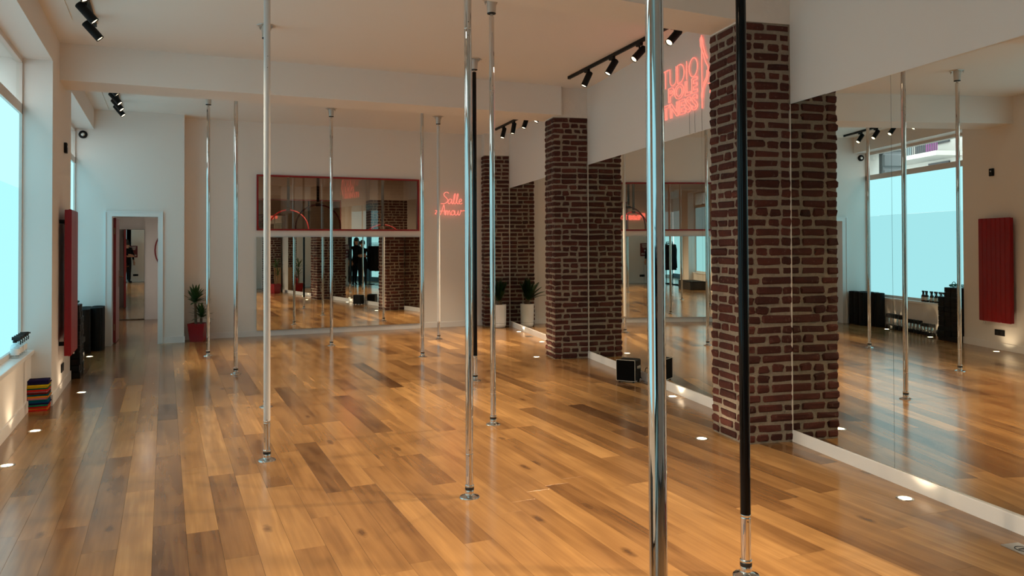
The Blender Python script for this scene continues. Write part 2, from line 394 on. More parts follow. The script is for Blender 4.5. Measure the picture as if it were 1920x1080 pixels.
# ---- ceiling and beams
MB().box(-1.56, 8.4, -7.0, 13.75, H, H + 0.2).build('ceiling', 'ceiling_paint', **ST)
MB().box(-3.1, -1.56, -7.0, 0.95, H, H + 0.2).build('ceiling_lobby', 'ceiling_paint', **ST)
MB().box(-1.56, 8.4, 13.75, 23.2, H, H + 0.2).build('ceiling_next_room', 'ceiling_paint', **ST)
def prism(pts, z0, z1):
    n = len(pts); v = [(x, y, z0) for x, y in pts] + [(x, y, z1) for x, y in pts]
    f = [tuple(range(n - 1, -1, -1)), tuple(range(n, 2 * n))] + [(i, (i + 1) % n, n + (i + 1) % n, n + i) for i in range(n)]
    return MB().add(v, f)
prism([(-1.0, 4.40), (4.2, 4.72), (4.3, 5.16), (-1.0, 4.80)], 3.19, H + 0.02).build('ceiling_beam', 'ceiling_paint', **ST)
prism([(-1.0, 9.13), (4.75, 9.13), (4.85, 9.68), (-1.0, 9.68)], 3.20, H + 0.02).build('ceiling_beam', 'ceiling_paint', **ST)
# plaster joint strips beside the left tracks
for y0, y1 in ((5.3, 8.15), (9.9, 13.2)):
    MB().box(-0.80, -0.775, y0, y1, H - 0.012, H).build('trim_1', 'ceiling_paint', **ST)

# ---- left wall: pilasters, parapets under the windows, header
LX, GX, PXW = -0.98, -1.245, -1.147
mb = MB()
mb.box(GX - 0.30, LX, 4.35, 5.35, 0, H)                       # pilaster between windows
mb.box(GX - 0.30, LX, 8.60, 10.20, 0, H)
mb.box(GX - 0.30, LX, 0.90, 1.90, 0, H)
mb.box(GX - 0.30, LX, 1.90, 4.35, 3.28, H); mb.box(GX - 0.30, LX, 5.35, 8.60, 3.28, H); mb.box(GX - 0.30, LX, 10.20, 13.40, 3.28, H)
mb.box(GX - 0.30, PXW, 1.90, 4.35, 0, 0.50); mb.box(GX - 0.30, PXW, 5.35, 8.60, 0, 0.50); mb.box(GX - 0.30, PXW, 10.20, 13.40, 0, 0.50)
mb.build('wall_left', 'wall_paint', **ST)
def window(n, y0, y1):
    w = empty('window_%d' % n, (GX, (y0 + y1) / 2, 0.5), kind='structure', label='street window with frosted lower glass and clear transom %s' % {1: 'nearest the stacked towels', 2: 'beside the red radiator', 3: 'out of view behind the camera'}[n], cat='window')
    a, b = y0 - (y0 + y1) / 2, y1 - (y0 + y1) / 2
    MB().cbox(-0.06, 0.125, a, b, 0.0, 0.04).build('sill', 'gloss_white', w)
    f = MB().box(-0.03, 0.02, a, b, 2.25, 2.345).box(-0.03, 0.02, a, b, 2.735, 2.785).box(-0.03, 0.02, a, a + 0.03, 0.04, 2.75).box(-0.03, 0.02, b - 0.03, b, 0.04, 2.75)
    f.box(-0.03, 0.02, a, b, 0.04, 0.085)
    f.build('frame', 'window_frame', w)
    MB().box(-0.012, -0.004, a + 0.03, b - 0.03, 0.085, 1.555).build('frosted_pane', 'frost_glow_lower', w)
    MB().box(-0.012, -0.004, a + 0.03, b - 0.03, 1.557, 2.25).build('frosted_pane', 'frost_glow_upper', w)
    MB().box(-0.012, -0.004, a + 0.03, b - 0.03, 2.345, 2.74).build('transom_pane', 'clear_glass', w)
    MB().box(-0.004, 0.0, a + 0.03, a + 0.036, 0.085, 2.25).build('film_edge', 'seam_dark', w)
    return w
window(1, 5.35, 8.60); window(2, 10.20, 13.37); window(3, 1.90, 4.35)
# skirting left
for n, (x, y0, y1) in enumerate(((LX + 0.012, 8.59, 10.21), (PXW + 0.012, 5.35, 8.60), (PXW + 0.012, 10.2, 13.37), (LX + 0.012, 4.35, 5.35))):
    MB().box(x - 0.014, x, y0, y1, 0, 0.10).build('baseboard_left', 'skirting', **ST)
MB().box(PXW, LX + 0.012, 8.588, 8.602, 0, 0.10).build('baseboard_left', 'skirting', **ST)

# ---- door wall with the corridor opening
DY = 13.37
mb = MB(); mb.box(-1.5, -0.748, DY, 13.72, 0, H); mb.box(-0.084, 0.28, DY, 13.72, 0, H); mb.box(-0.748, -0.084, DY, 13.72, 1.98, H)
mb.build('wall_door', 'wall_paint', **ST)
d1 = empty('door_1', (-0.416, DY, 0), kind='structure', label='open red door in a white frame leading to the corridor', cat='door')
fr = MB().box(-0.412, -0.332, -0.018, 0.0, 0, 1.98).box(0.332, 0.390, -0.018, 0.0, 0, 1.98).box(-0.412, 0.390, -0.018, 0.0, 1.98, 2.045)
fr.box(-0.414, -0.396, -0.028, -0.018, 0, 2.03).box(0.374, 0.392, -0.028, -0.018, 0, 2.03).box(-0.414, 0.392, -0.028, -0.018, 2.03, 2.048)
fr.box(-0.332, -0.318, -0.018, 0.35, 0, 1.966).box(0.318, 0.332, -0.018, 0.35, 0, 1.966).box(-0.332, 0.332, -0.018, 0.35, 1.966, 1.98)
fr.build('door_frame', 'gloss_white', d1)
leaf = MB().cbox(-0.022, 0.022, 0, 0.62, 0.01, 1.955, 0.003).build('door_leaf', 'door_red', d1, (-0.30, 0.34, 0), math.radians(-1.5))
MB().cbox(0.022, 0.028, 0.52, 0.56, 0.86, 1.12).tube([(0.028, 0.545, 1.02), (0.07, 0.545, 1.02), (0.075, 0.53, 1.02), (0.075, 0.43, 1.02)], 0.009).build('door_handle', 'brass', leaf)
for z in (0.25, 1.75): MB().lathe([(0.008, z - 0.05), (0.008, z + 0.05)], 8, (0.0, 0.0, 0)).build('hinge', 'brass', leaf)
MB().box(0.268, 0.292, DY - 0.0, 13.72, 0, 0.10).box(-0.026, 0.292, DY - 0.012, DY, 0, 0.10).box(-1.147, -0.828, DY - 0.012, DY, 0, 0.10).build('baseboard_door', 'skirting', **ST)

# ---- corridor behind the door
mb = MB(); mb.box(-1.05, -0.90, 13.72, 18.2, 0, 2.6); mb.box(0.30, 0.45, 13.72, 18.2, 0, 2.6); mb.box(-1.05, 0.45, 18.06, 18.25, 0, 2.6)
mb.build('wall_corridor', 'wall_paint', **ST)
MB().box(-1.05, 0.45, 13.72, 18.25, 2.6, 2.7).build('ceiling_corridor', 'ceiling_paint', **ST)
MB().box(-0.36, 0.30, 18.046, 18.06, 0, 0.10).box(-0.90, -0.886, 14.4, 18.06, 0, 0.10).build('baseboard_corridor', 'skirting', **ST)
MB().box(-0.38, 0.30, 17.96, 18.06, 0.0, 2.6).build('wall_corridor_return', 'wall_paint', **ST)

# ---- back wall
bl = dict(loc=OB, rz=TB)
mb = MB()
mb.box(0.27, 1.40, 0, 0.16, 0, H); mb.box(4.226, 6.2, 0, 0.16, 0, H); mb.box(1.40, 4.226, 0, 0.16, 0, 1.765); mb.box(1.40, 4.226, 0, 0.16, 2.70, H)
mb.build('wall_back', 'wall_paint', **bl, **ST)
MB().box(0.27, 1.395, -0.012, 0, 0, 0.095).box(1.395, 4.23, -0.014, 0, 0, 0.095).box(4.23, 5.46, -0.012, 0, 0, 0.095).build('baseboard_back', 'skirting', **bl, **ST)
w = empty('window_4', OB + Vector((2.81, 0.02, 1.765)), TB, kind='structure', label='interior window with thin dark red frame above the back mirror', cat='window')
a, b = -1.41, 1.416
fr = MB().box(a, b, -0.035, 0.03, 0, 0.028).box(a, b, -0.035, 0.03, 0.907, 0.935).box(a, a + 0.028, -0.035, 0.03, 0.028, 0.907).box(b - 0.028, b, -0.035, 0.03, 0.028, 0.907)
fr.build('frame', 'frame_red', w)
MB().box(a + 0.028, b - 0.028, 0.0, 0.008, 0.028, 0.907).build('pane', 'interior_glass', w)
# ---- right wall
rw = dict(loc=OR, rz=-TH)
mb = MB()
mb.box(0.06, 0.25, -1.6, 14.3, 0, 2.565); mb.box(0.0, 0.25, -1.6, 14.3, 2.565, H)
mb.build('wall_right', 'wall_paint', **rw, **ST)
for s0, s1 in ((1.0, 4.70), (5.15, 9.30), (9.69, 13.66)):
    MB().box(-0.012, 0.06, s0, s1, 0, 0.085).box(-0.009, 0.06, s0, s1, 0.085, 0.090).build('baseboard_right', 'skirting', **rw, **ST)
# ---- front wall and lobby behind the camera (seen only in mirrors)
mb = MB(); mb.box(-0.47, 4.2, -1.70, -1.50, 0, H)
mb.box(-3.1, -2.8, -6.9, 0.9, 3.0, H); mb.box(-3.1, -2.8, -6.9, 0.9, 0, 0.12)
mb.box(-3.1, -1.0, 0.75, 0.95, 0, H); mb.box(-0.47, -0.3, -6.9, -1.50, 0, H); mb.box(-3.1, -0.3, -7.1, -6.9, 3.0, H); mb.box(-3.1, -0.3, -7.1, -6.9, 0, 0.12)
mb.build('wall_front', 'wall_paint', **ST)
MB().box(-0.47, 4.0, -1.50, -1.488, 0, 0.10).build('baseboard_front', 'skirting', **ST)
w = empty('window_5', (-2.8, -3.0, 0.12), kind='structure', label='frosted shop glazing of the lobby seen in mirrors', cat='window')
MB().box(-0.01, 0.0, -3.85, -0.9, 0, 2.88).build('frosted_pane', 'frost_glow_lower', w)
MB().box(-0.01, 0.0, -0.6, 3.8, 0, 2.88).build('frosted_pane', 'frost_glow_lower', w)
MB().box(0.0, 2.3, -3.91, -3.90, 0, 2.88).build('frosted_pane', 'frost_glow_lower', w)
MB().box(-0.06, 0.05, -0.9, -0.6, 0, 2.88).build('mullion', 'slate_blue', w)
MB().box(-0.03, 0.06, -3.9, 3.85, -0.12, 0.06).build('lower_rail', 'slate_blue', w)

# ---- next room seen through the interior window
mb = MB(); mb.box(0.45, 0.6, 13.88, 22.5, 0, H); mb.box(0.45, 8.0, 22.4, 22.6, 0, H)
mb.build('wall_next_room', 'wall_paint', **ST)
MB().box(0.012, 0.25, 14.3, 23.0, 0, H).build('wall_right_next_room', 'wall_paint', **rw, **ST)

# ---- street outside
MB().box(-16, -1.6, -12, 46, -0.25, -0.15).build('street', 'asphalt', kind='structure')

# ================================================================== PILLARS
BR = []
def brick_mesh(L, D, Hh, r):
    mb = MB().cbox(-L / 2, L / 2, -D / 2, D / 2, -Hh / 2, Hh / 2, min(0.013, Hh * 0.22))
    nv = []
    for x, y, z in mb.v:
        nv.append((x + r.uniform(-.006, .006), y + r.uniform(-.004, .004), z + r.uniform(-.005, .005)))
    mb.v = nv
    me = mb.mesh('brick'); me.materials.append(MATS['brick'])
    return me
rb = random.Random(5)
DD = 0.105; BH = 0.060; PITCHZ = 0.0738
LENS = (0.10, 0.145, 0.19, 0.22)
BM = {L: [brick_mesh(L, DD, BH, rb) for _ in range(7)] for L in LENS}
def near_len(l):
    return min(LENS, key=lambda q: abs(q - l))
def run_of(length, r, flip):
    out = []; j = 0.014; rem = length
    while rem > 0.05:
        l = r.choice((0.21, 0.21, 0.205, 0.10, 0.105)) if not flip or out else r.choice((0.10, 0.15))
        l = min(l, rem)
        if rem - l - j < 0.06: l = rem
        out.append(l); rem -= l + j
    return out
def pillar(label, s0, s1, wd, z1, singles=True, seed=1, cap=True, frame=RW, rz=-TH):
    r = random.Random(seed)
    pc = frame((s0 + s1) / 2, wd / 2)
    P = empty('brick_pillar', pc, rz, label=label, cat='pillar', group='brick pillars')
    dl = s1 - s0
    x0, x1, y0, y1 = -wd / 2, wd / 2, -dl / 2, dl / 2       # local x -> into the wall; x0 is the room face
    rec = 0.009
    MB().box(x0 + rec, x1, y0 + rec, y1 - rec, 0, z1).build('mortar_core', 'mortar', P)
    nc = int(z1 / PITCHZ); pz = z1 / nc
    joined = MB()
    def put(cx, cy, L, along_x, z):
        me = r.choice(BM[near_len(L)]); sc = L / near_len(L)
        dx, dz = r.uniform(-.004, .004), r.uniform(-.004, .004)
        rot = (0.0 if along_x else PI / 2) + (PI if r.random() < .5 else 0) + r.uniform(-.012, .012)
        if singles:
            o = bpy.data.objects.new('brick', me); COL.objects.link(o); o.parent = P
            o.location = (cx + r.uniform(-.006, .004), cy + r.uniform(-.005, .005), z + dz); o.rotation_euler = (0, r.uniform(-.01, .01), rot); o.scale = (sc, 1, r.uniform(.93, 1.06))
        else:
            c, s_ = math.cos(rot), math.sin(rot)
            joined.add([(cx + (v.co.x * sc * c - v.co.y * s_), cy + (v.co.x * sc * s_ + v.co.y * c), z + dz + v.co.z) for v in me.vertices], [tuple(p.vertices) for p in me.polygons])
    for k in range(nc):
        z = (k + 0.5) * pz
        if k % 2 == 0:       # front and back rows run full width, side fills between
            for yy in (y0 + DD / 2, y1 - DD / 2):
                p = x0
                for l in run_of(wd - 0.004, r, k % 4 == 0): put(p + l / 2, yy, l, True, z); p += l + 0.014
            ln = dl - 2 * DD - 0.028
            if ln > 0.03:
                p = y0 + DD + 0.014
                for l in run_of(ln, r, False): put(x0 + DD / 2, p + l / 2, l, False, z); p += l + 0.014
        else:
            p = y0
            for l in run_of(dl, r, k % 4 == 1): put(x0 + DD / 2, p + l / 2, l, False, z); p += l + 0.014
            for yy in (y0 + DD / 2, y1 - DD / 2):
                p = x0 + DD + 0.014
                for l in run_of(wd - DD - 0.018, r, False): put(p + l / 2, yy, l, True, z); p += l + 0.014
    if not singles: joined.build('brickwork', 'brick', P, kind='stuff')
    if cap and z1 < H: MB().box(x0 + 0.004, x1, y0 + 0.004, y1 - 0.004, z1, H).build('plaster_head', 'plaster_rough', P)
    return P
pillar('nearest dark red brick pillar behind the black pole', 4.68, 5.17, 0.425, 3.18, seed=3)
pillar('middle brick pillar with pale rough plaster above it, by the loudspeaker', 9.29, 9.70, 0.475, 3.19, seed=8)
pillar('farthest brick pillar in the corner behind the white planter', 13.64, 14.04, 0.48, 3.17, seed=12)
pillar('brick pillar by the fire extinguisher, seen only in the back mirror', 0.30, 0.80, 0.46, 3.18, singles=False, seed=21)

pillar('brick pillar with its mirror image built in, inside the next room, behind the interior window', 0.0, 1.1, 0.45, 2.80, singles=False, seed=33, frame=lambda s_, n_: Vector((5.85, 22.17, 0)), rz=PI / 2)  # extra width models the pillar's mirror reflection as brick

# ================================================================== MIRRORS
def mirror(name, label, panels, z0, z1, pivot, rz, tilt=0.0, strip=None):
    M = empty(name, pivot, rz, label=label, cat='mirror', group='wall mirrors')
    M.rotation_euler = (0, tilt, rz)
    for a, b in panels:
        MB().box(0.0, 0.006, a + 0.0012, b - 0.0012, z0, z1).build('mirror_panel', 'mirror', M)
    for (a, b), (c, d) in zip(panels[:-1], panels[1:]):
        e = b if abs(b - c) < 0.01 else a
        MB().box(0.004, 0.007, e - 0.002, e + 0.002, z0, z1).build('seam', 'seam_dark', M)
    MB().box(0.0015, 0.0065, min(p[0] for p in panels), max(p[1] for p in panels), z1 - 0.001, z1 + 0.003).build('top_edge', 'seam_dark', M)
    if strip is not None: MB().box(-0.004, 0.004, strip - 0.005, strip + 0.006, z0, z1).build('edge_strip', 'edge_bright', M)
    return M
NEAR_TH = math.radians(9.2); SP = 3.35
def shift(lst, o): return [(a - o, b - o) for a, b in lst]
mirror('wall_mirror', 'large frameless wall mirror at the right edge, nearest the camera', shift([(1.43, 2.52), (2.52, 3.615), (3.615, 4.69)], SP), 0.092, 2.565, RW(SP, -0.001, 0), -NEAR_TH, math.radians(0.14), 4.685 - SP)
mirror('wall_mirror', 'frameless wall mirror between the two brick pillars behind the loudspeaker', shift([(5.16, 6.11), (6.11, 7.11), (7.11, 8.11), (8.11, 9.29)], 7.2), 0.092, 2.565, RW(7.2, -0.001, 0), -TH, 0.0, 9.285 - 7.2)
mirror('wall_mirror', 'frameless wall mirror beside the white planter at the far end', shift([(9.70, 10.72), (10.72, 11.73), (11.73, 12.72), (12.72, 13.64)], 11.6), 0.092, 2.565, RW(11.6, -0.001, 0), -TH, 0.0, 13.635 - 11.6)
bm = empty('wall_mirror', OB + Vector((2.81, -0.001, 0.095)), TB, label='wide mirror on the back wall below the red framed window', cat='mirror', group='wall mirrors')
for a, b in ((-1.413, -0.47), (-0.47, 0.47), (0.47, 1.42)): MB().box(a + .0008, b - .0008, -0.006, 0, 0, 1.56).build('mirror_panel', 'mirror', bm)
cm = empty('wall_mirror', (-0.62, 17.93, 0.02), math.radians(1.5), label='tall narrow mirror leaning at the end of the corridor', cat='mirror', group='wall mirrors')
MB().box(-0.235, 0.235, -0.006, 0, 0.0, 1.835).build('mirror_panel', 'mirror', cm)
MB().box(-0.24, -0.235, -0.008, 0.004, 0, 1.84).box(0.235, 0.24, -0.008, 0.004, 0, 1.84).box(-0.24, 0.24, -0.008, 0.004, 1.835, 1.84).build('edge_trim', 'seam_dark', cm)
nm = empty('wall_mirror', (3.1, 22.39, 0.1), 0, label='red framed mirror on the far wall of the next room', cat='mirror', group='wall mirrors')
MB().box(-1.45, 1.45, -0.008, 0, 0, 2.66).build('mirror_panel', 'mirror', nm)
MB().box(-1.48, 1.48, -0.03, 0, 2.66, 2.70).box(-1.48, -1.45, -0.03, 0, 0, 2.66).box(1.45, 1.48, -0.03, 0, 0, 2.66).build('frame', 'frame_red', nm)

# ================================================================== POLES
PR = 0.0225
def pole_parts(kind):
    parts = {}
    prof = [(0.060, 0.0), (0.060, 0.003), (0.056, 0.007), (0.040, 0.012), (0.028, 0.017), (0.0255, 0.022), (0.0255, 0.034)]
    parts['base_flange'] = (MB().lathe(prof, 32), 'chrome')
    parts['lower_collar'] = (MB().lathe([(0.0235, 0.030), (0.0265, 0.034), (0.0265, 0.040), (0.0245, 0.043), (0.0245, 0.062), (0.027, 0.064), (0.027, 0.073), (0.0235, 0.076)], 24), 'chrome')
    parts['grip_ring'] = (MB().lathe([(0.025, 0.044), (0.0268, 0.046), (0.0268, 0.059), (0.025, 0.061)], 24), 'black_rubber')
    if kind == 'chrome':
        parts['tube'] = (MB().lathe([(PR, 0.072), (PR, 0.258), (PR - .0009, 0.2585), (PR - .0009, 0.2605), (PR, 0.261), (PR, 2.80), (PR - .0009, 2.8005), (PR - .0009, 2.8025), (PR, 2.803), (PR, 3.43)], 32), 'chrome')
    else:
        parts['sleeve'] = (MB().lathe([(PR, 0.072), (PR, 0.262), (PR - .0015, 0.263), (PR - .0015, 0.27), (PR, 0.271), (PR, 0.278)], 32), 'chrome')
        parts['tube'] = (MB().lathe([(PR + .0007, 0.278), (PR + .0007, 2.80), (PR, 2.8005), (PR, 2.802), (PR + .0007, 2.8025), (PR + .0007, 3.43)], 32), 'white_coat' if kind == 'white' else 'black_coat')
    parts['neck'] = (MB().lathe([(0.012, 3.42), (0.012, 3.462)], 16), 'steel')
    parts['ceiling_cup'] = (MB().lathe([(0.026, 3.455), (0.034, 3.458), (0.036, 3.464), (0.043, H - 0.012), (0.043, H - 0.006)], 28), 'cast_alloy')
    parts['cup_ring'] = (MB().lathe([(0.028, 3.452), (0.037, 3.454), (0.037, 3.461), (0.030, 3.463)], 24), 'black_rubber')
    pl = MB().lathe([(0.04, H - 0.009), (0.084, H - 0.008), (0.088, H - 0.002)], 6, smooth=False)
    parts['ceiling_plate'] = (pl, 'cast_alloy')
    for i in range(4):
        a = PI / 4 + i * PI / 2
        parts['bolt' + '_' * i] = (MB().lathe([(0.009, H - 0.022), (0.009, H - 0.009)], 6, (0.066 * math.cos(a), 0.066 * math.sin(a), 0), smooth=False).lathe([(0.004, H - 0.034), (0.004, H - 0.02)], 8, (0.066 * math.cos(a), 0.066 * math.sin(a), 0)), 'steel')
    for i, z in enumerate((0.249, 0.285, 2.76, 2.84)):
        parts['set_screw' + '_' * i] = (MB().lathe([(0.0028, -0.0235), (0.0028, -0.0222)], 8, (0.002 * (i - 1.5), 0, z), ax='y'), 'black_matte')
    return parts
PCACHE = {}
def pole(x, y, kind, label, rz):
    if kind not in PCACHE:
        PCACHE[kind] = []
        for nme, (mb, mat) in pole_parts(kind).items():
            me = mb.mesh(nme); me.materials.append(MATS[mat]); PCACHE[kind].append((nme.rstrip('_'), me))
    P = empty('dance_pole', (x, y, 0), rz, label=label, cat='pole', group='floor to ceiling dance poles')
    for nme, me in PCACHE[kind]: link(nme, me, P)
    return P
for i, (x, y, k, lb) in enumerate((
    (1.115, 1.64, 'chrome', 'thick looking chrome pole nearest the camera in front of the neon sign'),
    (2.411, 2.852, 'black', 'glossy black pole with chrome foot in front of the nearest brick pillar'),
    (1.666, 4.414, 'chrome', 'chrome pole at the middle of the picture, covering part of a black pole'),
    (0.659, 5.761, 'white', 'white coated pole with chrome foot, nearest of the poles on the left'),
    (2.521, 6.113, 'chrome', 'chrome pole just right of the middle with its ceiling plate at the top edge'),
    (0.868, 7.671, 'chrome', 'chrome pole hidden behind the nearest white pole'),
    (3.153, 8.159, 'black', 'thin looking black pole with chrome foot left of the far brick pillar'),
    (0.768, 9.807, 'chrome', 'second chrome pole from the left, right of the red planter'),
    (0.547, 11.587, 'chrome', 'leftmost chrome pole, directly beside the red planter'),
    (2.300, 11.951, 'chrome', 'chrome pole in front of the left half of the red framed window'),
    (3.189, 10.222, 'chrome', 'chrome pole at the right edge of the red framed window'),
    (4.028, 12.040, 'white', 'thin looking white pole in front of the small neon sign'))):
    pole(x, y, k, lb, math.radians(-24 + (i * 17) % 30))

# ================================================================== LAMPS
def track(label, p0, p1, ts, dirs, light=True, watts=SPOT_W):
    p0, p1 = Vector(p0), Vector(p1); d = p1 - p0; L = d.length; rz = math.atan2(d.y, d.x)
    T = empty('track_light', (p0 + p1) / 2, rz, label=label, cat='track light', group='black ceiling track lights')
    MB().cbox(-L / 2, L / 2, -0.018, 0.018, -0.034, 0.0, 0.003).build('rail', 'black_matte', T)
    MB().box(-L / 2 - 0.008, -L / 2, -0.019, 0.019, -0.036, 0).build('end_cap', 'black_matte', T)
    MB().box(L / 2, L / 2 + 0.008, -0.019, 0.019, -0.036, 0).build('end_cap', 'black_matte', T)
    inv = Matrix.Rotation(-rz, 3, 'Z')
    for t, dv in zip(ts, dirs):
        x = (t - 0.5) * L; dl = (inv @ Vector(dv)).normalized()
        c = Vector((x, 0, -0.135))
        MB().cbox(x - 0.05, x + 0.05, -0.016, 0.016, -0.062, -0.034, 0.003).tube([(x, 0, -0.062), (x, 0, -0.095), tuple(c)], 0.0085).build('adapter', 'black_matte', T)
        hd = MB().lathe([(0.030, 0.085), (0.036, 0.080), (0.037, 0.075), (0.037, -0.10), (0.033, -0.10), (0.030, -0.085)], 24).build('spot_head', 'black_matte', T, c)
        aim(hd, dl)
        MB().lathe([(0.0001, -0.092), (0.031, -0.092), (0.031, -0.088)], 24).build('lens', 'lamp_face', hd)
        if light: spot_lamp(hd, (0, 0, -0.105), (0, 0, -1), watts, 72, 0.85, 0.03)
    return T
zc = H
def rd(s, n): q = RW(s, n, 0); return (q.x, q.y, zc)
track('track light with four spots over the neon sign', (4.56, 8.55, zc), (4.30, 5.45, zc), (0.17, 0.38, 0.58, 0.80), ((-.45, .12, -1), (-.55, .1, -.9), (-.75, .0, -.75), (-.8, -.1, -.8)))
track('track light by the nearest left window, cut by the top edge', (-0.60, 8.2, zc), (-0.60, 5.5, zc), (0.10, 0.32, 0.56, 0.8), ((.7, 0, -.8), (.7, 0, -.8), (.6, -.1, -.9), (.6, 0, -.9)), watts=SPOT_W * .5)
track('track light in the far right corner above the far mirror', (5.39, 12.88, zc), (5.10, 10.1, zc), (0.16, 0.36, 0.58, 0.8), ((-.3, -.1, -1), (-.2, 0, -1), (-.35, .0, -1), (-.5, 0, -.9)))
track('track light in front of the corridor door wall', (-0.60, 13.0, zc), (-0.60, 10.2, zc), (0.2, 0.38, 0.56, 0.8), ((.7, -.2, -.9), (.7, -.2, -.85), (.7, -.2, -.85), (.7, 0, -.85)), watts=SPOT_W * .6)
track('track light above the nearest mirror, out of view', (3.98, 4.2, zc), (3.60, 0.9, zc), (0.12, 0.36, 0.62, 0.88), ((-.5, .1, -1), (-.7, .1, -.9), (-.7, 0, -.8), (-.6, 0, -.9)), watts=SPOT_W * 1.25)
track('track light above the camera by the window, out of view', (-0.60, 4.1, zc), (-0.60, 1.2, zc), (0.1, 0.36, 0.62, 0.88), ((.7, .1, -.8), (.7, .1, -.8), (.6, 0, -.9), (.6, 0, -.9)), watts=SPOT_W * .6)
track('track light added to brighten the next room', (2.0, 16.2, zc), (6.0, 16.2, zc), (0.1, 0.4, 0.65, 0.9), ((0, 1, -.7),) * 4, watts=200)  # unseen track, added to light the next room
# unseen lamp, added to brighten the corridor
cl = empty('added_corridor_lamp', (-0.3, 16.0, 2.6), label='round lamp added to brighten the corridor, hidden above the door', cat='lamp')
MB().lathe([(0.11, 0.0), (0.11, -0.03), (0.10, -0.035)], 24).build('rim', 'gloss_white', cl)
MB().lathe([(0.0001, -0.040), (0.098, -0.036)], 24).build('diffuser', 'lamp_face', cl)
spot_lamp(cl, (0, 0, -0.05), (0, 0, -1), 60, 165, 1.0, 0.08).data.color = (1.0, 0.92, 0.84)
# floor uplights
def uplight(x, y, label, power=UPLIGHT_W, leanx=0):
    U = empty('floor_uplight', (x, y, 0), label=label, cat='floor light', group='recessed floor uplights')
    MB().lathe([(0.050, 0.0), (0.050, 0.002), (0.044, 0.003), (0.037, 0.0025)], 28, caps=False).build('rim', 'steel', U)
    MB().lathe([(0.0001, 0.0018), (0.037, 0.0022)], 24).build('lamp_disc', 'uplight_face', U)
    spot_lamp(U, (0, 0, 0.012), (leanx, 0, 1), power, 110, 0.8, 0.02)
for x, y, lb in ((-0.99, 6.376, 'glowing floor uplight at the left edge, nearest the camera'), (-0.965, 7.478, 'glowing floor uplight in front of the stacked towels'),
                 (-0.781, 9.242, 'glowing floor uplight below the red radiator'), (-0.95, 10.99, 'glowing floor uplight beside the foam blocks'),
                 (-0.94, 12.215, 'glowing floor uplight at the foot of the rolled mats')): uplight(x, y, lb, leanx=-0.55)
for x, y, lb in ((4.559, 9.523, 'glowing floor uplight at the left foot of the middle brick pillar'), (5.617, 12.434, 'glowing floor uplight nearest the white planter'),
                 (5.348, 10.978, 'glowing floor uplight left of the middle pillar at the far mirror'), (4.585, 6.477, 'glowing floor uplight between loudspeaker and nearest pillar'),
                 (3.795, 4.982, 'glowing floor uplight at the foot of the nearest brick pillar'), (3.985, 3.319, 'glowing floor uplight at the right edge before the nearest mirror')): uplight(x, y, lb, leanx=0.55)

# ================================================================== NEON SIGNS
def stroke(pts, o, sx, sy, closed=False):
    return [(o[0] + p[0] * sx, 0.0, o[1] + p[1] * sy) for p in pts]
def arc(cx, cy, rx, ry, a0, a1, n=14):
    return [(cx + rx * math.cos(math.radians(a0 + (a1 - a0) * i / n)), cy + ry * math.sin(math.radians(a0 + (a1 - a0) * i / n))) for i in range(n + 1)]
LET = {
    'S': [arc(.35, .73, .3, .25, 20, 270) + arc(.35, .25, .32, .24, 90, -160)],
    'T': [[(0, 1), (.7, 1)], [(.35, 1), (.35, 0)]],
    'U': [[(0, 1), (0, .3)] + arc(.33, .3, .33, .3, 180, 360) + [(.66, 1)]],
    'D': [[(0, 0), (0, 1), (.25, 1)] + arc(.25, .5, .42, .5, 90, -90) + [(0, 0)]],
    'I': [[(.1, 1), (.1, 0)]],
    'O': [arc(.4, .5, .4, .5, 90, 450, 26)],
}
WID = {'S': .68, 'T': .7, 'U': .66, 'D': .67, 'I': .2, 'O': .8}
def font_outline(text, height, bev):
    cu = bpy.data.curves.new('letters', 'FONT'); cu.body = text; cu.fill_mode = 'NONE'; cu.bevel_depth = bev / height; cu.bevel_resolution = 1; cu.resolution_u = 3
    cu.space_character = 1.08; cu.offset = 0.022
    ob = bpy.data.objects.new('tmp', cu); COL.objects.link(ob)
    dg = bpy.context.evaluated_depsgraph_get(); me = bpy.data.meshes.new_from_object(ob.evaluated_get(dg))
    bpy.data.objects.remove(ob)
    return me
def fit_mesh(me, x0, x1, z0, z1):
    xs = [v.co.x for v in me.vertices]; ys = [v.co.y for v in me.vertices]
    ax, bx, ay, by = min(xs), max(xs), min(ys), max(ys)
    for v in me.vertices:
        x, y, z = v.co
        v.co = (x0 + (x - ax) / (bx - ax) * (x1 - x0), -z * 0.7, z0 + (y - ay) / (by - ay) * (z1 - z0))
    me.materials.clear(); me.materials.append(MATS['neon'])
    return me
# big sign on the right wall; local x runs along the wall towards the camera, y out of the wall
NS = 6.16
sg = empty('neon_sign', RW(NS, 0.012, 2.78), 0, label='large coral red neon sign reading STUDIO POLE FITNESS with a dancer outline', cat='neon sign')
sg.rotation_euler = (0, 0, -TH - PI / 2)       # local +x = -s direction
# text right edge at x=0
tot = sum(WID[c] + .16 for c in 'STUDIO') - .16; wS = 0.95; k = wS / tot; xx = -wS
mb = MB()
for ch in 'STUDIO':
    for st in LET[ch]: mb.tube(stroke(st, (xx, 0.325), k, 0.18), 0.0046, 6)
    xx += (WID[ch] + .16) * k
mb.build('word_studio', 'neon', sg, label='thin single line neon word STUDIO')
link('word_pole', fit_mesh(font_outline('POLE', 0.17, 0.0015), -0.63, 0.0, 0.165, 0.315), sg, label='double line neon word POLE')
link('word_fitness', fit_mesh(font_outline('FITNESS', 0.17, 0.0015), -0.97, 0.0, 0.0, 0.15), sg, label='double line neon word FITNESS')
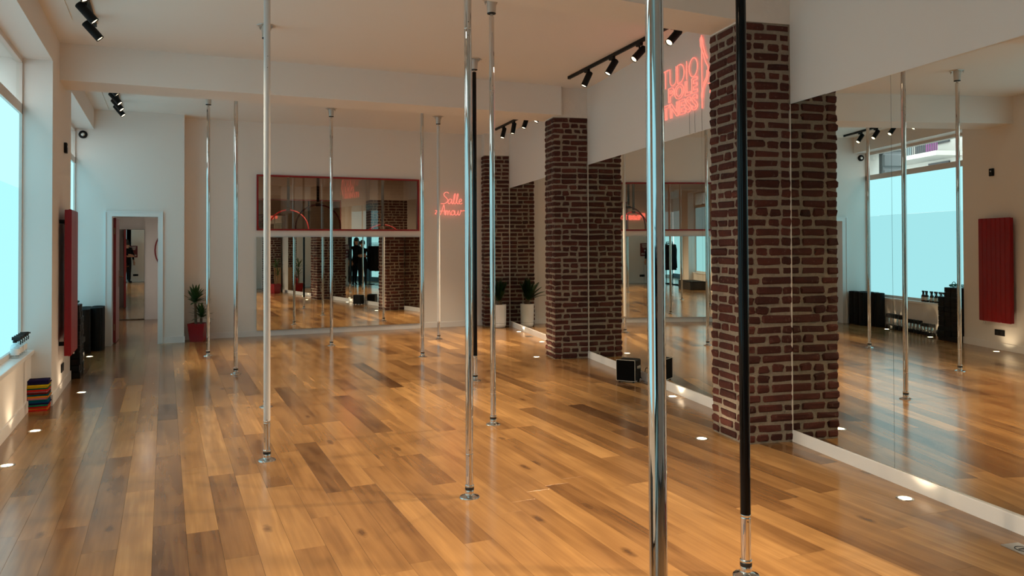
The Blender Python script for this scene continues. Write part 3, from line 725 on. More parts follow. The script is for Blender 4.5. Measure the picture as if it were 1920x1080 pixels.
# dancer outline around a neon pole
fx = 0.085
def P2(px, py):   # px right of text edge, height above sign base
    return (px, 0.0, py)
mb = MB()
mb.tube([P2(fx, -0.01), P2(fx - .002, 0.68)], 0.0048, 6)
mb.tube([P2(fx - .028, .645), P2(fx - .012, .665), P2(fx + .012, .65), P2(fx + .03, .58), P2(fx + .07, .49), P2(fx + .11, .44)], 0.0048, 6)
mb.tube([P2(fx - .028, .645), P2(fx - .02, .58), P2(fx + .03, .50), P2(fx + .075, .41), P2(fx + .12, .36)], 0.0048, 6)
mb.tube([P2(fx + .12, .36), P2(fx + .125, .30), P2(fx + .095, .24), P2(fx + .05, .20), P2(fx + .005, .165), P2(fx - .012, .12), P2(fx - .006, .09)], 0.0048, 6)
mb.tube([P2(fx + .10, .33), P2(fx + .09, .27), P2(fx + .04, .225), P2(fx + .03, .18), P2(fx + .02, .14), P2(fx + .012, .09)], 0.0048, 6)
mb.tube([P2(fx + .12, .205), P2(fx + .15, .19), P2(fx + .165, .14), P2(fx + .15, .11)], 0.0048, 6)
mb.build('dancer_outline', 'neon', sg, label='neon outline of a dancer on a pole')
for x in (-0.16, -0.05, 0.09): MB().tube([(x, -0.004, -0.005), (x, -0.006, -0.11), (x + .004, -0.006, -0.215)], 0.0016, 5).build('cable', 'black_matte', sg)
# small sign on the back wall
sa = empty('neon_sign', OB + Vector((4.83, -0.014, 2.05)), TB, label='small coral neon sign in handwriting reading Salle Amour', cat='neon sign')
def script(word, k):
    Q = {
        'S': [(.62, .95), (.5, 1.05), (.28, 1.02), (.16, .86), (.22, .68), (.42, .52), (.52, .32), (.42, .12), (.18, .02), (-.12, .02)],
        'a': [(.40, .42), (.25, .50), (.08, .36), (.04, .14), (.16, .02), (.32, .16), (.42, .46), (.38, .14), (.46, .02), (.56, .08)],
        'l': [(.0, .08), (.16, .5), (.26, .95), (.2, 1.02), (.12, .8), (.10, .2), (.2, .02), (.30, .08)],
        'e': [(.0, .22), (.22, .28), (.32, .42), (.22, .52), (.08, .38), (.06, .14), (.2, .01), (.38, .1)],
        'A': [(-.12, .0), (.08, .5), (.26, 1.05), (.32, .6), (.36, .02)],
        '-': [(-.22, .42), (.1, .44), (.52, .44)],
        'm': [(.0, .5), (.03, .0), (.1, .36), (.2, .48), (.25, .3), (.26, .0), (.33, .36), (.43, .48), (.48, .3), (.5, .04), (.58, .04)],
        'o': [(.22, .5), (.06, .38), (.04, .12), (.18, .0), (.34, .12), (.34, .38), (.22, .5), (.42, .42)],
        'u': [(.02, .5), (.02, .14), (.12, .0), (.28, .16), (.36, .5), (.34, .12), (.42, .0), (.5, .06)],
        'r': [(.0, .02), (.08, .3), (.14, .55), (.2, .44), (.40, .50), (.62, .48)],
    }
    return Q[word]
mb = MB(); zs = 0.20; x = -0.17
def smooth(pts, n=4):
    out = []
    for i in range(len(pts) - 1):
        p0 = pts[max(i - 1, 0)]; p1 = pts[i]; p2 = pts[i + 1]; p3 = pts[min(i + 2, len(pts) - 1)]
        for j in range(n):
            t = j / n
            out.append(tuple(0.5 * (2 * p1[q] + (p2[q] - p0[q]) * t + (2 * p0[q] - 5 * p1[q] + 4 * p2[q] - p3[q]) * t * t + (3 * p1[q] - p0[q] - 3 * p2[q] + p3[q]) * t ** 3) for q in (0, 1)))
    return out + [pts[-1]]
for ch, adv in (('S', .52), ('a', .5), ('l', .28), ('l', .28), ('e', .3)):
    mb.tube([(x + a * .20, 0, 0.215 + b * .205 * (1 if ch == 'S' else .9)) for a, b in smooth(script(ch, 1))], 0.0046, 6); x += adv * .20
mb.build('word_salle', 'neon', sa)
mb = MB(); x = -0.19
for ch, adv in (('A', .40), ('m', .58), ('o', .40), ('u', .50), ('r', .5)):
    mb.tube([(x + a * .19, 0, 0.01 + b * .17 * (1.05 if ch == 'A' else 1)) for a, b in smooth(script(ch, 1))], 0.0046, 6)
    if ch == 'A': mb.tube([(x + a * .19, 0, 0.01 + b * .17) for a, b in script('-', 1)], 0.0046, 6)
    x += adv * .19
mb.tube([(-.305 + a * .1, 0, .03 + b * .1) for a, b in smooth([(.0, .55), (.25, .6), (.3, .4), (.1, .2), (-.02, -.05), (.2, -.02)])], 0.0046, 6)
mb.build('word_amour', 'neon', sa)
# sign in the next room
sp = empty('neon_sign', (1.55, 22.38, 2.25), 0, label='small red neon sign reading Passion inside the next room', cat='neon sign')
link('word_passion', fit_mesh(font_outline('Passion', 0.2, 0.006), -0.45, 0.45, 0.0, 0.2), sp)

# ================================================================== THINGS ALONG THE LEFT WALL
# radiator
ra = empty('radiator', (LX, 9.39, 0.40), label='tall dark red panel radiator hung on the left pilaster', cat='radiator')
yy0, yy1 = -0.32, 0.32
for i in range(7):
    a = yy0 + i * (yy1 - yy0) / 7; MB().cbox(0.085, 0.118, a + 0.003, a + (yy1 - yy0) / 7 - 0.003, 0, 1.485, 0.008).build('fin', 'radiator_red', ra)
MB().cbox(0.055, 0.10, yy0 + .004, yy1 - .004, 0.004, 1.48, 0.004).build('back_panel', 'radiator_red', ra)
for z in (0.12, 1.36):
    for y in (-0.22, 0.22): MB().box(0.0, 0.056, y - 0.02, y + 0.02, z - 0.02, z + 0.02).build('bracket', 'black_matte', ra)
MB().lathe([(0.011, -0.04), (0.011, 0.0)], 10, (0.085, 0.24, 0)).build('valve', 'chrome', ra)
# sockets and small boxes
def socket(loc, rz, label, w=0.16):
    s = empty('wall_socket', loc, rz, label=label, cat='socket')
    MB().cbox(0.0, 0.009, -w / 2, w / 2, 0, 0.085, 0.003).build('plate', 'black_matte', s)
    for c in ((-w / 4, w / 4) if w > 0.12 else (0,)):
        MB().lathe([(0.026, 0.0), (0.026, 0.0025)], 20, (0.0085, c, 0.042), ax='x').build('outlet', 'black_rubber', s)
socket((LX, 9.43, 0.20), 0, 'black double wall socket below the red radiator', 0.2)
bx = empty('wall_sensor', (LX, 9.55, 2.50), label='small black sensor box high on the left pilaster', cat='sensor')
MB().cbox(0, 0.03, -0.04, 0.04, 0, 0.11, 0.004).build('housing', 'black_matte', bx)
MB().lathe([(0.012, 0.0), (0.010, 0.004)], 12, (0.03, 0, 0.07), ax='x').build('eye', 'steel', bx)
ca = empty('security_camera', (-1.125, DY, 3.19), label='round black camera high on the door wall', cat='camera')
MB().lathe([(0.058, 0.0), (0.060, -0.012), (0.055, -0.03), (0.034, -0.042), (0.030, -0.036)], 28, ax='y').build('ring', 'black_matte', ca)
MB().lathe([(0.0001, -0.046), (0.018, -0.045), (0.03, -0.036)], 20, ax='y').build('lens', 'steel', ca)
# towels
tcol = ['red', 'orange', 'red', 'green', 'navy', 'blue', 'teal', 'pink', 'orange', 'teal', 'maroon', 'pink', 'red', 'green', 'yellow', 'yellow', 'navy', 'navy']
tl = {0: 'lowest, against the floor'}
z = 0.0; rt_ = random.Random(4)
ordn = ['lowest', 'second lowest', 'third lowest', 'fourth from the bottom', 'fifth from the bottom', 'sixth from the bottom', 'seventh from the bottom', 'eighth from the bottom', 'ninth from the bottom', 'ninth from the top', 'eighth from the top', 'seventh from the top', 'sixth from the top', 'fifth from the top', 'fourth from the top', 'third from the top', 'second from the top', 'topmost']
for i, c in enumerate(tcol):
    h = rt_.uniform(0.0125, 0.016) if i < 16 else 0.018
    T = empty('folded_towel', (-1.065 + rt_.uniform(-.006, .006), 8.46 + rt_.uniform(-.008, .008), z), math.radians(rt_.uniform(-1.5, 1.5)), label='%s folded cloth, %s of the coloured stack under the window' % (c, ordn[i]), cat='towel', group='folded towels in the stack')
    prof = []
    nn = 8; w2, d2 = 0.082, 0.10 if i < 16 else 0.085
    mb = MB(); v = []; f = []
    ph = 0.7
    for layer in (0, 1):
        pts = []
        for j in range(13):
            x = -w2 + 2 * w2 * j / 12
            zz = 0.0 + 0.0005 * math.sin(j * 0.9 + ph) + layer * h * 0.5
            pts.append((x, zz))
        for k_, y in enumerate((-d2, d2)):
            pass
        vv = [(x, -d2, zz) for x, zz in pts] + [(x, d2, zz) for x, zz in pts] + [(x, -d2, zz + h * .46) for x, zz in pts] + [(x, d2, zz + h * .46) for x, zz in pts]
        m_ = 13; ff = []
        for j in range(m_ - 1):
            ff += [(j, m_ + j, m_ + j + 1, j + 1), (2 * m_ + j, 2 * m_ + j + 1, 3 * m_ + j + 1, 3 * m_ + j), (j, j + 1, 2 * m_ + j + 1, 2 * m_ + j), (m_ + j, 3 * m_ + j, 3 * m_ + j + 1, m_ + j + 1)]
        ff += [(0, 2 * m_, 3 * m_, m_), (m_ - 1, 2 * m_ - 1, 4 * m_ - 1, 3 * m_ - 1)]
        mb.add(vv, ff, True)
    mb.build('folds', 'towel_' + c, T)
    ed = MB().tube([(w2, -d2, h * .48), (w2, d2, h * .48)], h * .46, 8); ed.build('folded_edge', 'towel_' + c, T)
    z += h + 0.0008
# spray bottles
def spray(x, y, z0, rz, clear, label, group):
    B = empty('spray_bottle', (x, y, z0), rz, label=label, cat='bottle', group=group)
    mat = 'bottle_clear' if clear else 'bottle_amber'
    MB().lathe([(0.030, 0), (0.034, 0.006), (0.034, 0.095), (0.028, 0.115), (0.014, 0.128), (0.013, 0.14)], 20).build('body', mat, B)
    MB().lathe([(0.0345, 0.03), (0.0345, 0.082)], 20).build('label_band', 'gloss_white' if clear else 'label_cream', B)
    MB().lathe([(0.016, 0.135), (0.016, 0.155), (0.010, 0.158)], 16).box(-0.011, 0.011, -0.022, 0.045, 0.158, 0.186).build('spray_head', 'black_rubber', B)
    MB().tube([(0, 0.032, 0.16), (0, 0.045, 0.145), (0, 0.042, 0.118)], 0.005, 6).build('trigger', 'black_rubber', B)
    MB().tube([(0, 0.045, 0.176), (0, 0.060, 0.176)], 0.007, 8).build('nozzle', 'black_rubber', B)
for i in range(5):
    spray(-1.185, 7.98 + i * 0.105, 0.54, math.radians(-100 + i * 7), True, ('clear spray bottle on the sill, nearest of five', 'clear spray bottle on the sill, second of five', 'clear spray bottle on the sill, middle of five', 'clear spray bottle on the sill, fourth of five', 'clear spray bottle on the sill, farthest of five')[i], 'clear bottles on the window sill')
for i, y in enumerate((10.95, 11.05, 11.17, 11.29, 11.43, 11.52)):
    spray(-1.185, y, 0.54, math.radians(-10 + 5 * i), False, 'dark bottle with cream label on the radiator side window sill, %s' % ('first beside the blocks', 'second from the blocks', 'third from the blocks', 'fourth from the blocks', 'fifth from the blocks', 'farthest from the blocks')[i], 'dark bottles on the far window sill')
# foam blocks
bk = MB().cbox(-0.115, 0.115, -0.076, 0.076, 0.0, 0.0745, 0.006).mesh('foam_block'); bk.materials.append(MATS['black_foam'])
rg = random.Random(2)
for col, (yc, n) in enumerate(((10.30, 11), (10.455, 11), (10.61, 9))):
    for k in range(n):
        o = link('yoga_block', bk, None, (-1.0 + rg.uniform(-.006, .006), yc + rg.uniform(-.002, .002), k * 0.0762), 0, 'black foam block, %s, %s column by the radiator' % (('lowest', 'second from the floor', 'third from the floor', 'fourth from the floor', 'fifth from the floor', 'sixth from the floor', 'seventh from the floor', 'eighth from the floor', 'ninth from the floor', 'tenth from the floor', 'eleventh from the floor')[k], ('tall radiator side', 'tall middle', 'shorter mat side')[col]), 'yoga block', 'black foam blocks in the stack')
kb = empty('kettlebell', (-1.02, 10.80, 0), 0.4, label='black kettlebell on the floor beside the stack of foam blocks', cat='kettlebell')
MB().sphere((0, 0, 0.085), 0.085).lathe([(0.05, 0.0), (0.055, 0.012)], 20).build('ball', 'black_rubber', kb)
MB().tube([(0.05 * math.cos(a), 0, 0.145 + 0.065 * math.sin(a)) for a in [PI * i / 10 for i in range(11)]], 0.013, 8).build('handle', 'black_rubber', kb)
rp = empty('resistance_strap', (-1.0, 10.38, 0.8385), label='tangled teal strap lying on the tallest foam blocks', cat='strap')
mb = MB(); rr_ = random.Random(9)
pts = [(0.07 * math.cos(t * 1.9) + 0.03 * math.sin(t * 3.1), 0.11 * math.sin(t * 0.83), 0.012 + 0.035 * abs(math.sin(t * 1.3))) for t in [i * 0.22 for i in range(70)]]
mb.tube(pts, 0.009, 6, flat=0.7); mb.build('webbing', 'rope_teal', rp)
MB().tube([(0.03 * math.cos(a), 0.08, 0.045 + 0.04 * math.sin(a)) for a in [2 * PI * i / 14 for i in range(14)]], 0.005, 6, closed=True).build('loop', 'rope_teal', rp)
# dumbbells
def dumbbell(y, h, r, label):
    D = empty('dumbbell', (-1.06, y, 0), 0, label=label, cat='dumbbell', group='dumbbells standing upright by the wall')
    hh = h * 0.27
    MB().lathe([(r * .9, 0), (r, 0.006), (r, hh - .006), (r * .85, hh)], 8, smooth=False).build('weight', 'black_rubber', D)
    MB().lathe([(r * .85, h - hh), (r, h - hh + .006), (r, h - .006), (r * .9, h)], 8, smooth=False).build('weight', 'black_rubber', D)
    MB().lathe([(0.013, hh - .002), (0.017, h * .5), (0.013, h - hh + .002)], 14).build('grip', 'chrome', D)
for i in range(4): dumbbell(12.33 - i * 0.125, 0.27, 0.058, 'large black and chrome dumbbell upright by the window wall, %s' % ('next to the rolled mats', 'second from the mats', 'third from the mats', 'fourth from the mats')[i])
for i in range(5): dumbbell(11.83 - i * 0.098, 0.225, 0.046, 'medium upright dumbbell by the window wall, %s' % ('first after the large ones', 'second after the large ones', 'middle of the medium ones', 'fourth after the large ones', 'last of the medium ones')[i])
for i in range(4): dumbbell(11.34 - i * 0.085, 0.195, 0.040, 'small upright dumbbell by the window wall, %s' % ('first of the small ones', 'second of the small ones', 'third of the small ones', 'nearest the foam blocks')[i])
# rolled mats
for i, (x, y) in enumerate(((-1.048, 12.62), (-1.055, 12.80), (-1.055, 12.98), (-1.055, 13.165), (-0.903, 13.262), (-0.900, 13.075), (-0.900, 12.89))):
    M_ = empty('rolled_mat', (x, y, 0), i * 0.9, label='black rolled exercise mat standing %s' % ('nearest the dumbbells', 'second from the dumbbells', 'third from the dumbbells', 'in the corner under the camera', 'nearest the door frame', 'between the door frame mat and the front mat', 'at the front of the cluster')[i], cat='mat', group='rolled mats in the corner')
    MB().lathe([(0.083, 0.0), (0.086, 0.004), (0.086, 0.616), (0.083, 0.62)], 22).build('roll', 'black_foam', M_)
    pts = [((0.012 + 0.066 * t) * math.cos(t * 22), (0.012 + 0.066 * t) * math.sin(t * 22), 0.621) for t in [j / 60 for j in range(61)]]
    MB().tube(pts, 0.0028, 4).build('spiral_edge', 'black_rubber', M_)
    MB().tube([(0.0862, -0.012, 0.0), (0.088, 0.0, 0.31), (0.0862, -0.012, 0.62)], 0.003, 4).build('mat_end', 'black_rubber', M_)

# ================================================================== PLANTS
def leafblade(mb, base, d, length, width, droop, seg=6, fold=0.25):
    d = Vector(d).normalized(); side = d.cross(Vector((0, 0, 1)))
    side = side.normalized() if side.length > 1e-4 else Vector((1, 0, 0)); upv = side.cross(d).normalized()
    v = []; f = []
    for i in range(seg + 1):
        t = i / seg; c = Vector(base) + d * (length * t) + Vector((0, 0, -droop * length * t * t))
        wd = width * (0.55 + 0.9 * t) * (1 - t) ** 0.6 * 1.15 if t < 1 else 0.0005
        v += [c - side * wd + upv * wd * fold, c, c + side * wd + upv * wd * fold]
    for i in range(seg):
        o = 3 * i; f += [(o, o + 1, o + 4, o + 3), (o + 1, o + 2, o + 5, o + 4)]
    mb.add(v, f, True)
def yucca_crown(parent, base, n, lmin, lmax, seed, mat='leaf', w=0.014, xlo=-9.0, yhi=9.0):
    r = random.Random(seed)
    for i in range(n):
        a = i * 2.39996; el = math.radians(78 - 78 * (i / n) ** 0.9 + r.uniform(-8, 8))
        L_ = r.uniform(lmin, lmax)
        dx, dy = math.cos(a) * math.cos(el), math.sin(a) * math.cos(el)
        dx = max(dx, (xlo - base[0]) / L_); dy = min(dy, (yhi - base[1]) / L_)
        mb = MB(); leafblade(mb, (base[0], base[1], base[2] + 0.07 * (1 - i / n)), (dx, dy, math.sin(el)), L_, w, r.uniform(0.02, 0.22))
        mb.build('leaf', mat, parent)
yp = empty('potted_yucca', (0.50, 13.47, 0), 0.0, label='yucca with two stems in a tapered red pot by the door wall', cat='plant', group='potted plants')
def square_pot(parent, wt, wb, h, mat):
    a, b = wb / 2, wt / 2; t = 0.012
    v = [(-a, -a, 0), (a, -a, 0), (a, a, 0), (-a, a, 0), (-b, -b, h), (b, -b, h), (b, b, h), (-b, b, h)]
    c = b - t
    v += [(-c, -c, h), (c, -c, h), (c, c, h), (-c, c, h), (-c + .01, -c + .01, h - .03), (c - .01, -c + .01, h - .03), (c - .01, c - .01, h - .03), (-c + .01, c - .01, h - .03)]
    f = [(0, 3, 2, 1), (0, 1, 5, 4), (1, 2, 6, 5), (2, 3, 7, 6), (3, 0, 4, 7), (4, 5, 9, 8), (5, 6, 10, 9), (6, 7, 11, 10), (7, 4, 8, 11), (8, 9, 13, 12), (9, 10, 14, 13), (10, 11, 15, 14), (11, 8, 12, 15)]
    MB().add(v, f).build('pot', mat, parent, rz=math.radians(-24))
    q = c - .008; MB().box(-q, q, -q, q, h - .035, h - .028).build('soil', 'soil', parent, rz=math.radians(-24))
square_pot(yp, 0.265, 0.205, 0.285, 'pot_red')
MB().tube([(-0.045, 0.0, 0.25), (-0.05, 0.0, 0.42), (-0.055, 0.0, 0.62)], [0.022, 0.020, 0.017], 10).build('trunk', 'trunk', yp)
MB().tube([(0.03, -0.01, 0.25), (0.035, -0.01, 0.36)], [0.022, 0.020], 10).build('trunk', 'trunk', yp)
yucca_crown(yp, (-0.055, 0, 0.60), 46, 0.20, 0.30, 3, w=0.027, xlo=-0.12, yhi=0.17); yucca_crown(yp, (0.035, -0.01, 0.36), 36, 0.16, 0.25, 6, w=0.025, xlo=-0.12, yhi=0.17)
pp_ = RW(13.38, 0.26, 0)
wp = empty('potted_palm', pp_, -TH, label='dark green palm in a round white planter before the far pillar', cat='plant', group='potted plants')
MB().lathe([(0.085, 0.0), (0.105, 0.008), (0.118, 0.04), (0.120, 0.085), (0.126, 0.42), (0.117, 0.42), (0.114, 0.38)], 32).build('planter', 'pot_white', wp)
MB().lathe([(0.1207, 0.083), (0.1213, 0.0845), (0.1207, 0.086)], 32).build('groove', 'black_matte', wp)
MB().lathe([(0.0001, 0.385), (0.115, 0.382)], 20).build('soil', 'soil', wp)
MB().lathe([(0.05, 0.38), (0.055, 0.44), (0.03, 0.50)], 14).build('trunk', 'trunk', wp)
r_ = random.Random(13)
for i in range(22):
    a = i * 2.39996; el = math.radians(84 - 60 * (i / 22)); L_ = r_.uniform(0.38, 0.50)
    d = Vector((math.cos(a) * math.cos(el), math.sin(a) * math.cos(el), math.sin(el)))
    if d.x > 0: d.x *= 0.15
    if d.y > 0: d.y *= 0.15
    d.normalize(); mb = MB(); pts = []
    for j in range(9):
        t = j / 8; pts.append(Vector((0, 0, 0.46)) + d * L_ * t + Vector((0, 0, -0.30 * L_ * t * t * (1 - 0.6 * math.sin(el)))))
    mb.tube(pts, [0.006 - 0.004 * j / 8 for j in range(9)], 5)
    for j in range(1, 9):
        for hlf in (0, 0.5):
            t = min(1, (j + hlf) / 8); c = pts[min(j, 8)] if hlf == 0 else (pts[j] + pts[min(j + 1, 8)]) / 2
            tg = (pts[min(j + 1, 8)] - pts[j - 1]).normalized(); sd = tg.cross(Vector((0, 0, 1))).normalized()
            ll = 0.14 * math.sin(PI * (0.15 + 0.8 * t)) + 0.02
            for s_ in (-1, 1): leafblade(mb, c, sd * s_ + tg * 0.7 + Vector((0, 0, 0.25)), ll, 0.009, 0.2, 3, 0.1)
    mb.build('frond', 'palm_leaf', wp)

# ================================================================== SPEAKER AND FLOOR PLATES
sk = empty('loudspeaker', (4.665, 7.40, 0), math.radians(38.5), label='black portable loudspeaker with pale edge strip standing at the mirror skirting', cat='speaker')
# local -x = grille side
MB().cbox(-0.085, 0.105, -0.105, 0.105, 0.018, 0.245, 0.012).build('cabinet', 'black_matte', sk)
MB().cbox(-0.105, -0.085, -0.108, 0.108, 0.015, 0.248, 0.010).build('grille', 'grille_black', sk)
fr = MB()
for pts in ([(-0.107, -0.106, 0.02), (-0.107, 0.106, 0.02), (-0.107, 0.106, 0.245), (-0.107, -0.106, 0.245)],): fr.tube(pts, 0.003, 6, closed=True)
fr.build('edge_trim', 'label_cream', sk)
MB().cbox(-0.03, 0.075, -0.1075, -0.104, 0.15, 0.175, 0.001).tube([(-0.03, -0.106, 0.1625), (0.075, -0.106, 0.150)], 0.013, 8).build('handle_slot', 'label_cream', sk)
for x in (-0.08, 0.08):
    for y in (-0.08, 0.08): MB().lathe([(0.012, 0.0), (0.014, 0.019)], 12, (x, y, 0)).build('foot', 'black_rubber', sk)
MB().tube([(0.108, -0.03, 0.13), (0.15, -0.05, 0.12), (0.16, -0.06, 0.05), (0.15, -0.10, 0.008), (0.19, -0.13, 0.006)], 0.0048, 6).build('power_cord', 'black_rubber', sk)
def floor_plate(x, y, rz, label):
    P = empty('floor_socket', (x, y, 0), rz, label=label, cat='socket')
    MB().cbox(-0.055, 0.055, -0.075, 0.075, 0.0, 0.005, 0.002).build('cover', 'steel', P)
    MB().lathe([(0.034, 0.0048), (0.034, 0.0062), (0.030, 0.0062), (0.030, 0.0050)], 24, caps=False).build('lid_ring', 'black_matte', P)
    MB().box(-0.02, 0.02, -0.003, 0.003, 0.005, 0.0065).build('latch', 'black_matte', P)
floor_plate(3.835, 2.53, -TH, 'steel floor socket plate cut by the right picture edge')
floor_plate(5.47, 11.70, -TH, 'small dark floor socket plate left of the middle pillar')
floor_plate(4.80, 7.20, -TH, 'floor socket plate beside the loudspeaker')

# ================================================================== NEXT ROOM, CORRIDOR, FRONT (mostly seen through glass and mirrors)
def hoop(x, y, z, r, ztop, label):
    Hh = empty('aerial_hoop', (x, y, z), math.radians(-20), label=label, cat='hoop', group='red aerial hoops')
    MB().tube([(r * math.cos(a), 0, r * math.sin(a)) for a in [2 * PI * i / 40 for i in range(40)]], 0.016, 8, closed=True).build('ring', 'frame_red', Hh)
    MB().box(-0.03, 0.03, -0.006, 0.006, r + 0.05, ztop - z).build('strap', 'black_matte', Hh)
    MB().box(-0.045, 0.045, -0.02, 0.02, r - 0.03, r + 0.03).build('clamp', 'black_matte', Hh)
hoop(2.92, 16.6, 1.90, 0.46, H, 'red aerial hoop on a wide black strap behind the interior window')
hoop(2.50, 17.9, 1.86, 0.44, H, 'smaller looking red aerial hoop behind the interior window, farther left')
hoop(4.50, 17.4, 1.50, 0.47, H, 'red aerial hoop behind the right part of the interior window')
ch = empty('wall_hoop', (0.335, 17.945, 1.43), 0, label='red ring on the pale end wall of the corridor', cat='hoop')
MB().tube([(0.52 * math.cos(a), 0, 0.52 * math.sin(a)) for a in [2 * PI * i / 40 for i in range(40)]], 0.013, 8, closed=True).build('ring', 'frame_red', ch)
# poster and socket on the front wall
po = empty('poster', (-0.24, -1.50, 1.05), 0, label='dark red notice poster on the wall behind the camera, seen in mirrors', cat='poster')
MB().box(-0.19, 0.19, 0.0, 0.006, 0, 0.50).build('sheet', 'poster_red', po)
mb = MB()
for i, (a, b, z) in enumerate(((-.13, .13, .44), (-.12, .12, .40), (-.13, .12, .36), (-.1, .1, .32), (-.12, .15, .10), (-.04, .15, .06))): mb.box(a, b, .006, .0075, z, z + .018)
mb.lathe([(0.035, 0.006), (0.035, 0.0075), (0.022, 0.0075)], 20, (0, 0, .22), ax='y'); mb.build('print', 'poster_white', po)
socket((-0.12, -1.50, 0.25), PI / 2, 'black socket on the wall behind the camera, below the poster', 0.2)
# clothes rack
cr = empty('clothes_rack', (-0.95, -0.55, 0), math.radians(90), label='black clothes on a rail rack behind the camera, seen in the back mirror', cat='clothes rack')
MB().tube([(-.45, 0, .02), (-.45, 0, 1.6), (.45, 0, 1.6), (.45, 0, .02)], 0.014, 8).tube([(-.45, -.22, .02), (-.45, .22, .02)], 0.014, 8).tube([(.45, -.22, .02), (.45, .22, .02)], 0.014, 8).build('frame', 'black_matte', cr)
for i in range(7):
    x = -.30 + i * .10
    MB().tube([(x, -.18, 1.48), (x, 0, 1.56), (x, .18, 1.48)], 0.0048, 6).tube([(x, 0, 1.55), (x, 0, 1.60), (x, .02, 1.63)], 0.004, 6).build('hanger', 'black_matte', cr)
    mb = MB(); v = []; f = []
    for k_, (zz, wd, th) in enumerate(((1.49, .17, .012), (1.3, .20, .03), (1.0, .19, .035), (.62 - .04 * (i % 3), .21, .03))):
        v += [(x - th, -wd, zz), (x + th, -wd, zz), (x + th, wd, zz), (x - th, wd, zz)]
    for k_ in range(3):
        for j in range(4): f.append((4 * k_ + j, 4 * k_ + (j + 1) % 4, 4 * k_ + 4 + (j + 1) % 4, 4 * k_ + 4 + j))
    f += [(0, 1, 2, 3), (12, 13, 14, 15)]
    mb.add(v, f, True); mb.build('garment', 'black_cloth', cr)
# bench along the window behind the camera
bn = empty('low_platform', (-0.80, 2.66, 0), 0, label='low black platform along the window behind the camera', cat='platform')
MB().cbox(-.33, .20, -.7, .7, 0.0, 0.26, 0.01).build('deck', 'concrete_dark', bn)
MB().cbox(-.335, .21, -.71, .71, 0.26, 0.28, 0.004).build('top_board', 'black_matte', bn)
# extinguishers, boards and plant by the pillar behind the camera
def extinguisher(p, label):
    E_ = empty('fire_extinguisher', p, 0.5, label=label, cat='extinguisher', group='fire extinguishers')
    MB().lathe([(0.06, 0), (0.075, 0.01), (0.075, 0.38), (0.055, 0.43), (0.025, 0.45), (0.022, 0.48)], 20).build('cylinder', 'extinguisher_red', E_)
    MB().box(-.012, .012, -.09, .04, .48, .50).box(-.012, .012, -.10, .02, .51, .525).build('lever', 'black_matte', E_)
    MB().tube([(0, .03, .48), (.07, .04, .44), (.09, .03, .2), (.085, .02, .1)], .01, 6).build('hose', 'black_rubber', E_)
    MB().lathe([(.0755, .16), (.0755, .27)], 20).build('label_band', 'poster_white', E_)
extinguisher(RW(0.92, 0.42), 'red fire extinguisher by the pillar, seen in the back mirror')
bd = empty('wood_board', RW(0.93, 0.16), -TH, label='pale wooden board leaning on the pillar behind the camera', cat='board')
MB().cbox(-.11, .11, -.015, .015, 0, .80, .003).build('panel', 'board_wood', bd)
mb_ = RW(1.35, 0.36)
dp = empty('potted_dracaena', mb_, 0, label='leafy plant in a red pot by the mirror behind the camera', cat='plant', group='potted plants')
square_pot(dp, 0.26, 0.20, 0.30, 'pot_red')
MB().tube([(0, 0, .26), (.01, 0, .8)], [.02, .015], 8).build('trunk', 'trunk', dp); MB().tube([(.03, .03, .26), (.06, .05, .55)], [.018, .013], 8).build('trunk', 'trunk', dp)
yucca_crown(dp, (.01, 0, .8), 20, .25, .4, 30, w=.018); yucca_crown(dp, (.06, .05, .55), 16, .2, .32, 31, w=.018)

# ================================================================== STREET VIEW
for i, (ya, yb) in enumerate(((8.62, 9.3), (13.36, 13.9))):
    P = empty('stone_pilaster', (-1.62, (ya + yb) / 2, 0), 0, label=('grooved grey stone pier outside the nearest window', 'grooved grey stone pier outside the window by the radiator')[i], cat='pier', group='stone piers on the street side')
    for k in range(12):
        MB().cbox(-0.42, 0.06, -(yb - ya) / 2 - 0.03, (yb - ya) / 2, k * 0.30 + 0.012, (k + 1) * 0.30 - 0.012, 0.035).build('stone_block', 'stone', P)
    MB().box(-0.38, 0.05, -(yb - ya) / 2, (yb - ya) / 2 - .02, 0, 3.6).build('core', 'stone', P)
ab = empty('apartment_building', (-13.0, 10.0, 0), 0, label='pale apartment block with balconies across the street', cat='building')
MB().box(-4, 0, -20, 36, -0.2, 14).build('facade', 'facade', ab)
for zf in (4.95, 8.0):
    MB().box(0, 1.2, 17, 34, zf, zf + 0.17).build('balcony_slab', 'facade', ab)
    mb = MB(); y = 17.05
    while y < 34: mb.box(1.13, 1.155, y, y + .025, zf + .17, zf + 1.1); y += .13
    mb.box(1.11, 1.18, 17, 34, zf + 1.08, zf + 1.12); mb.build('railing', 'facade_dark', ab)
    for y, m_ in ((17.1, 'violet_panel'), (17.75, 'facade_dark'), (18.7, 'teal_panel'), (19.5, 'orange_panel'), (20.3, 'terracotta'), (21.5, 'teal_panel'), (24, 'orange_panel')):
        MB().box(1.06, 1.10, y, y + 0.7, zf + .2, zf + 1.05).build('balcony_screen', m_, ab)
    for y in (20.6, 21.4, 22.6, 23.4): MB().lathe([(.12, 0), (.2, .28)], 10, (.9, y, zf + .17)).build('flower_pot', 'terracotta', ab)
for zf in (-0.1, 2.95, 5.6):
    for y in (-12, -6, 0, 6, 11.5, 17.9, 22.5, 27):
        w_ = MB().box(0, .06, y, y + 1.3, zf, zf + 1.9).build('window_frame', 'facade_dark', ab)
        for q in (0, 1): MB().box(.06, .075, y + .1 + q * .6, y + .6 + q * .6, zf + .1, zf + 1.8).build('pane', 'teal_panel', w_)
lp = empty('street_pole', (-6.5, 14.2, -0.15), 0, label='pale blue grey street pole outside the window', cat='pole')
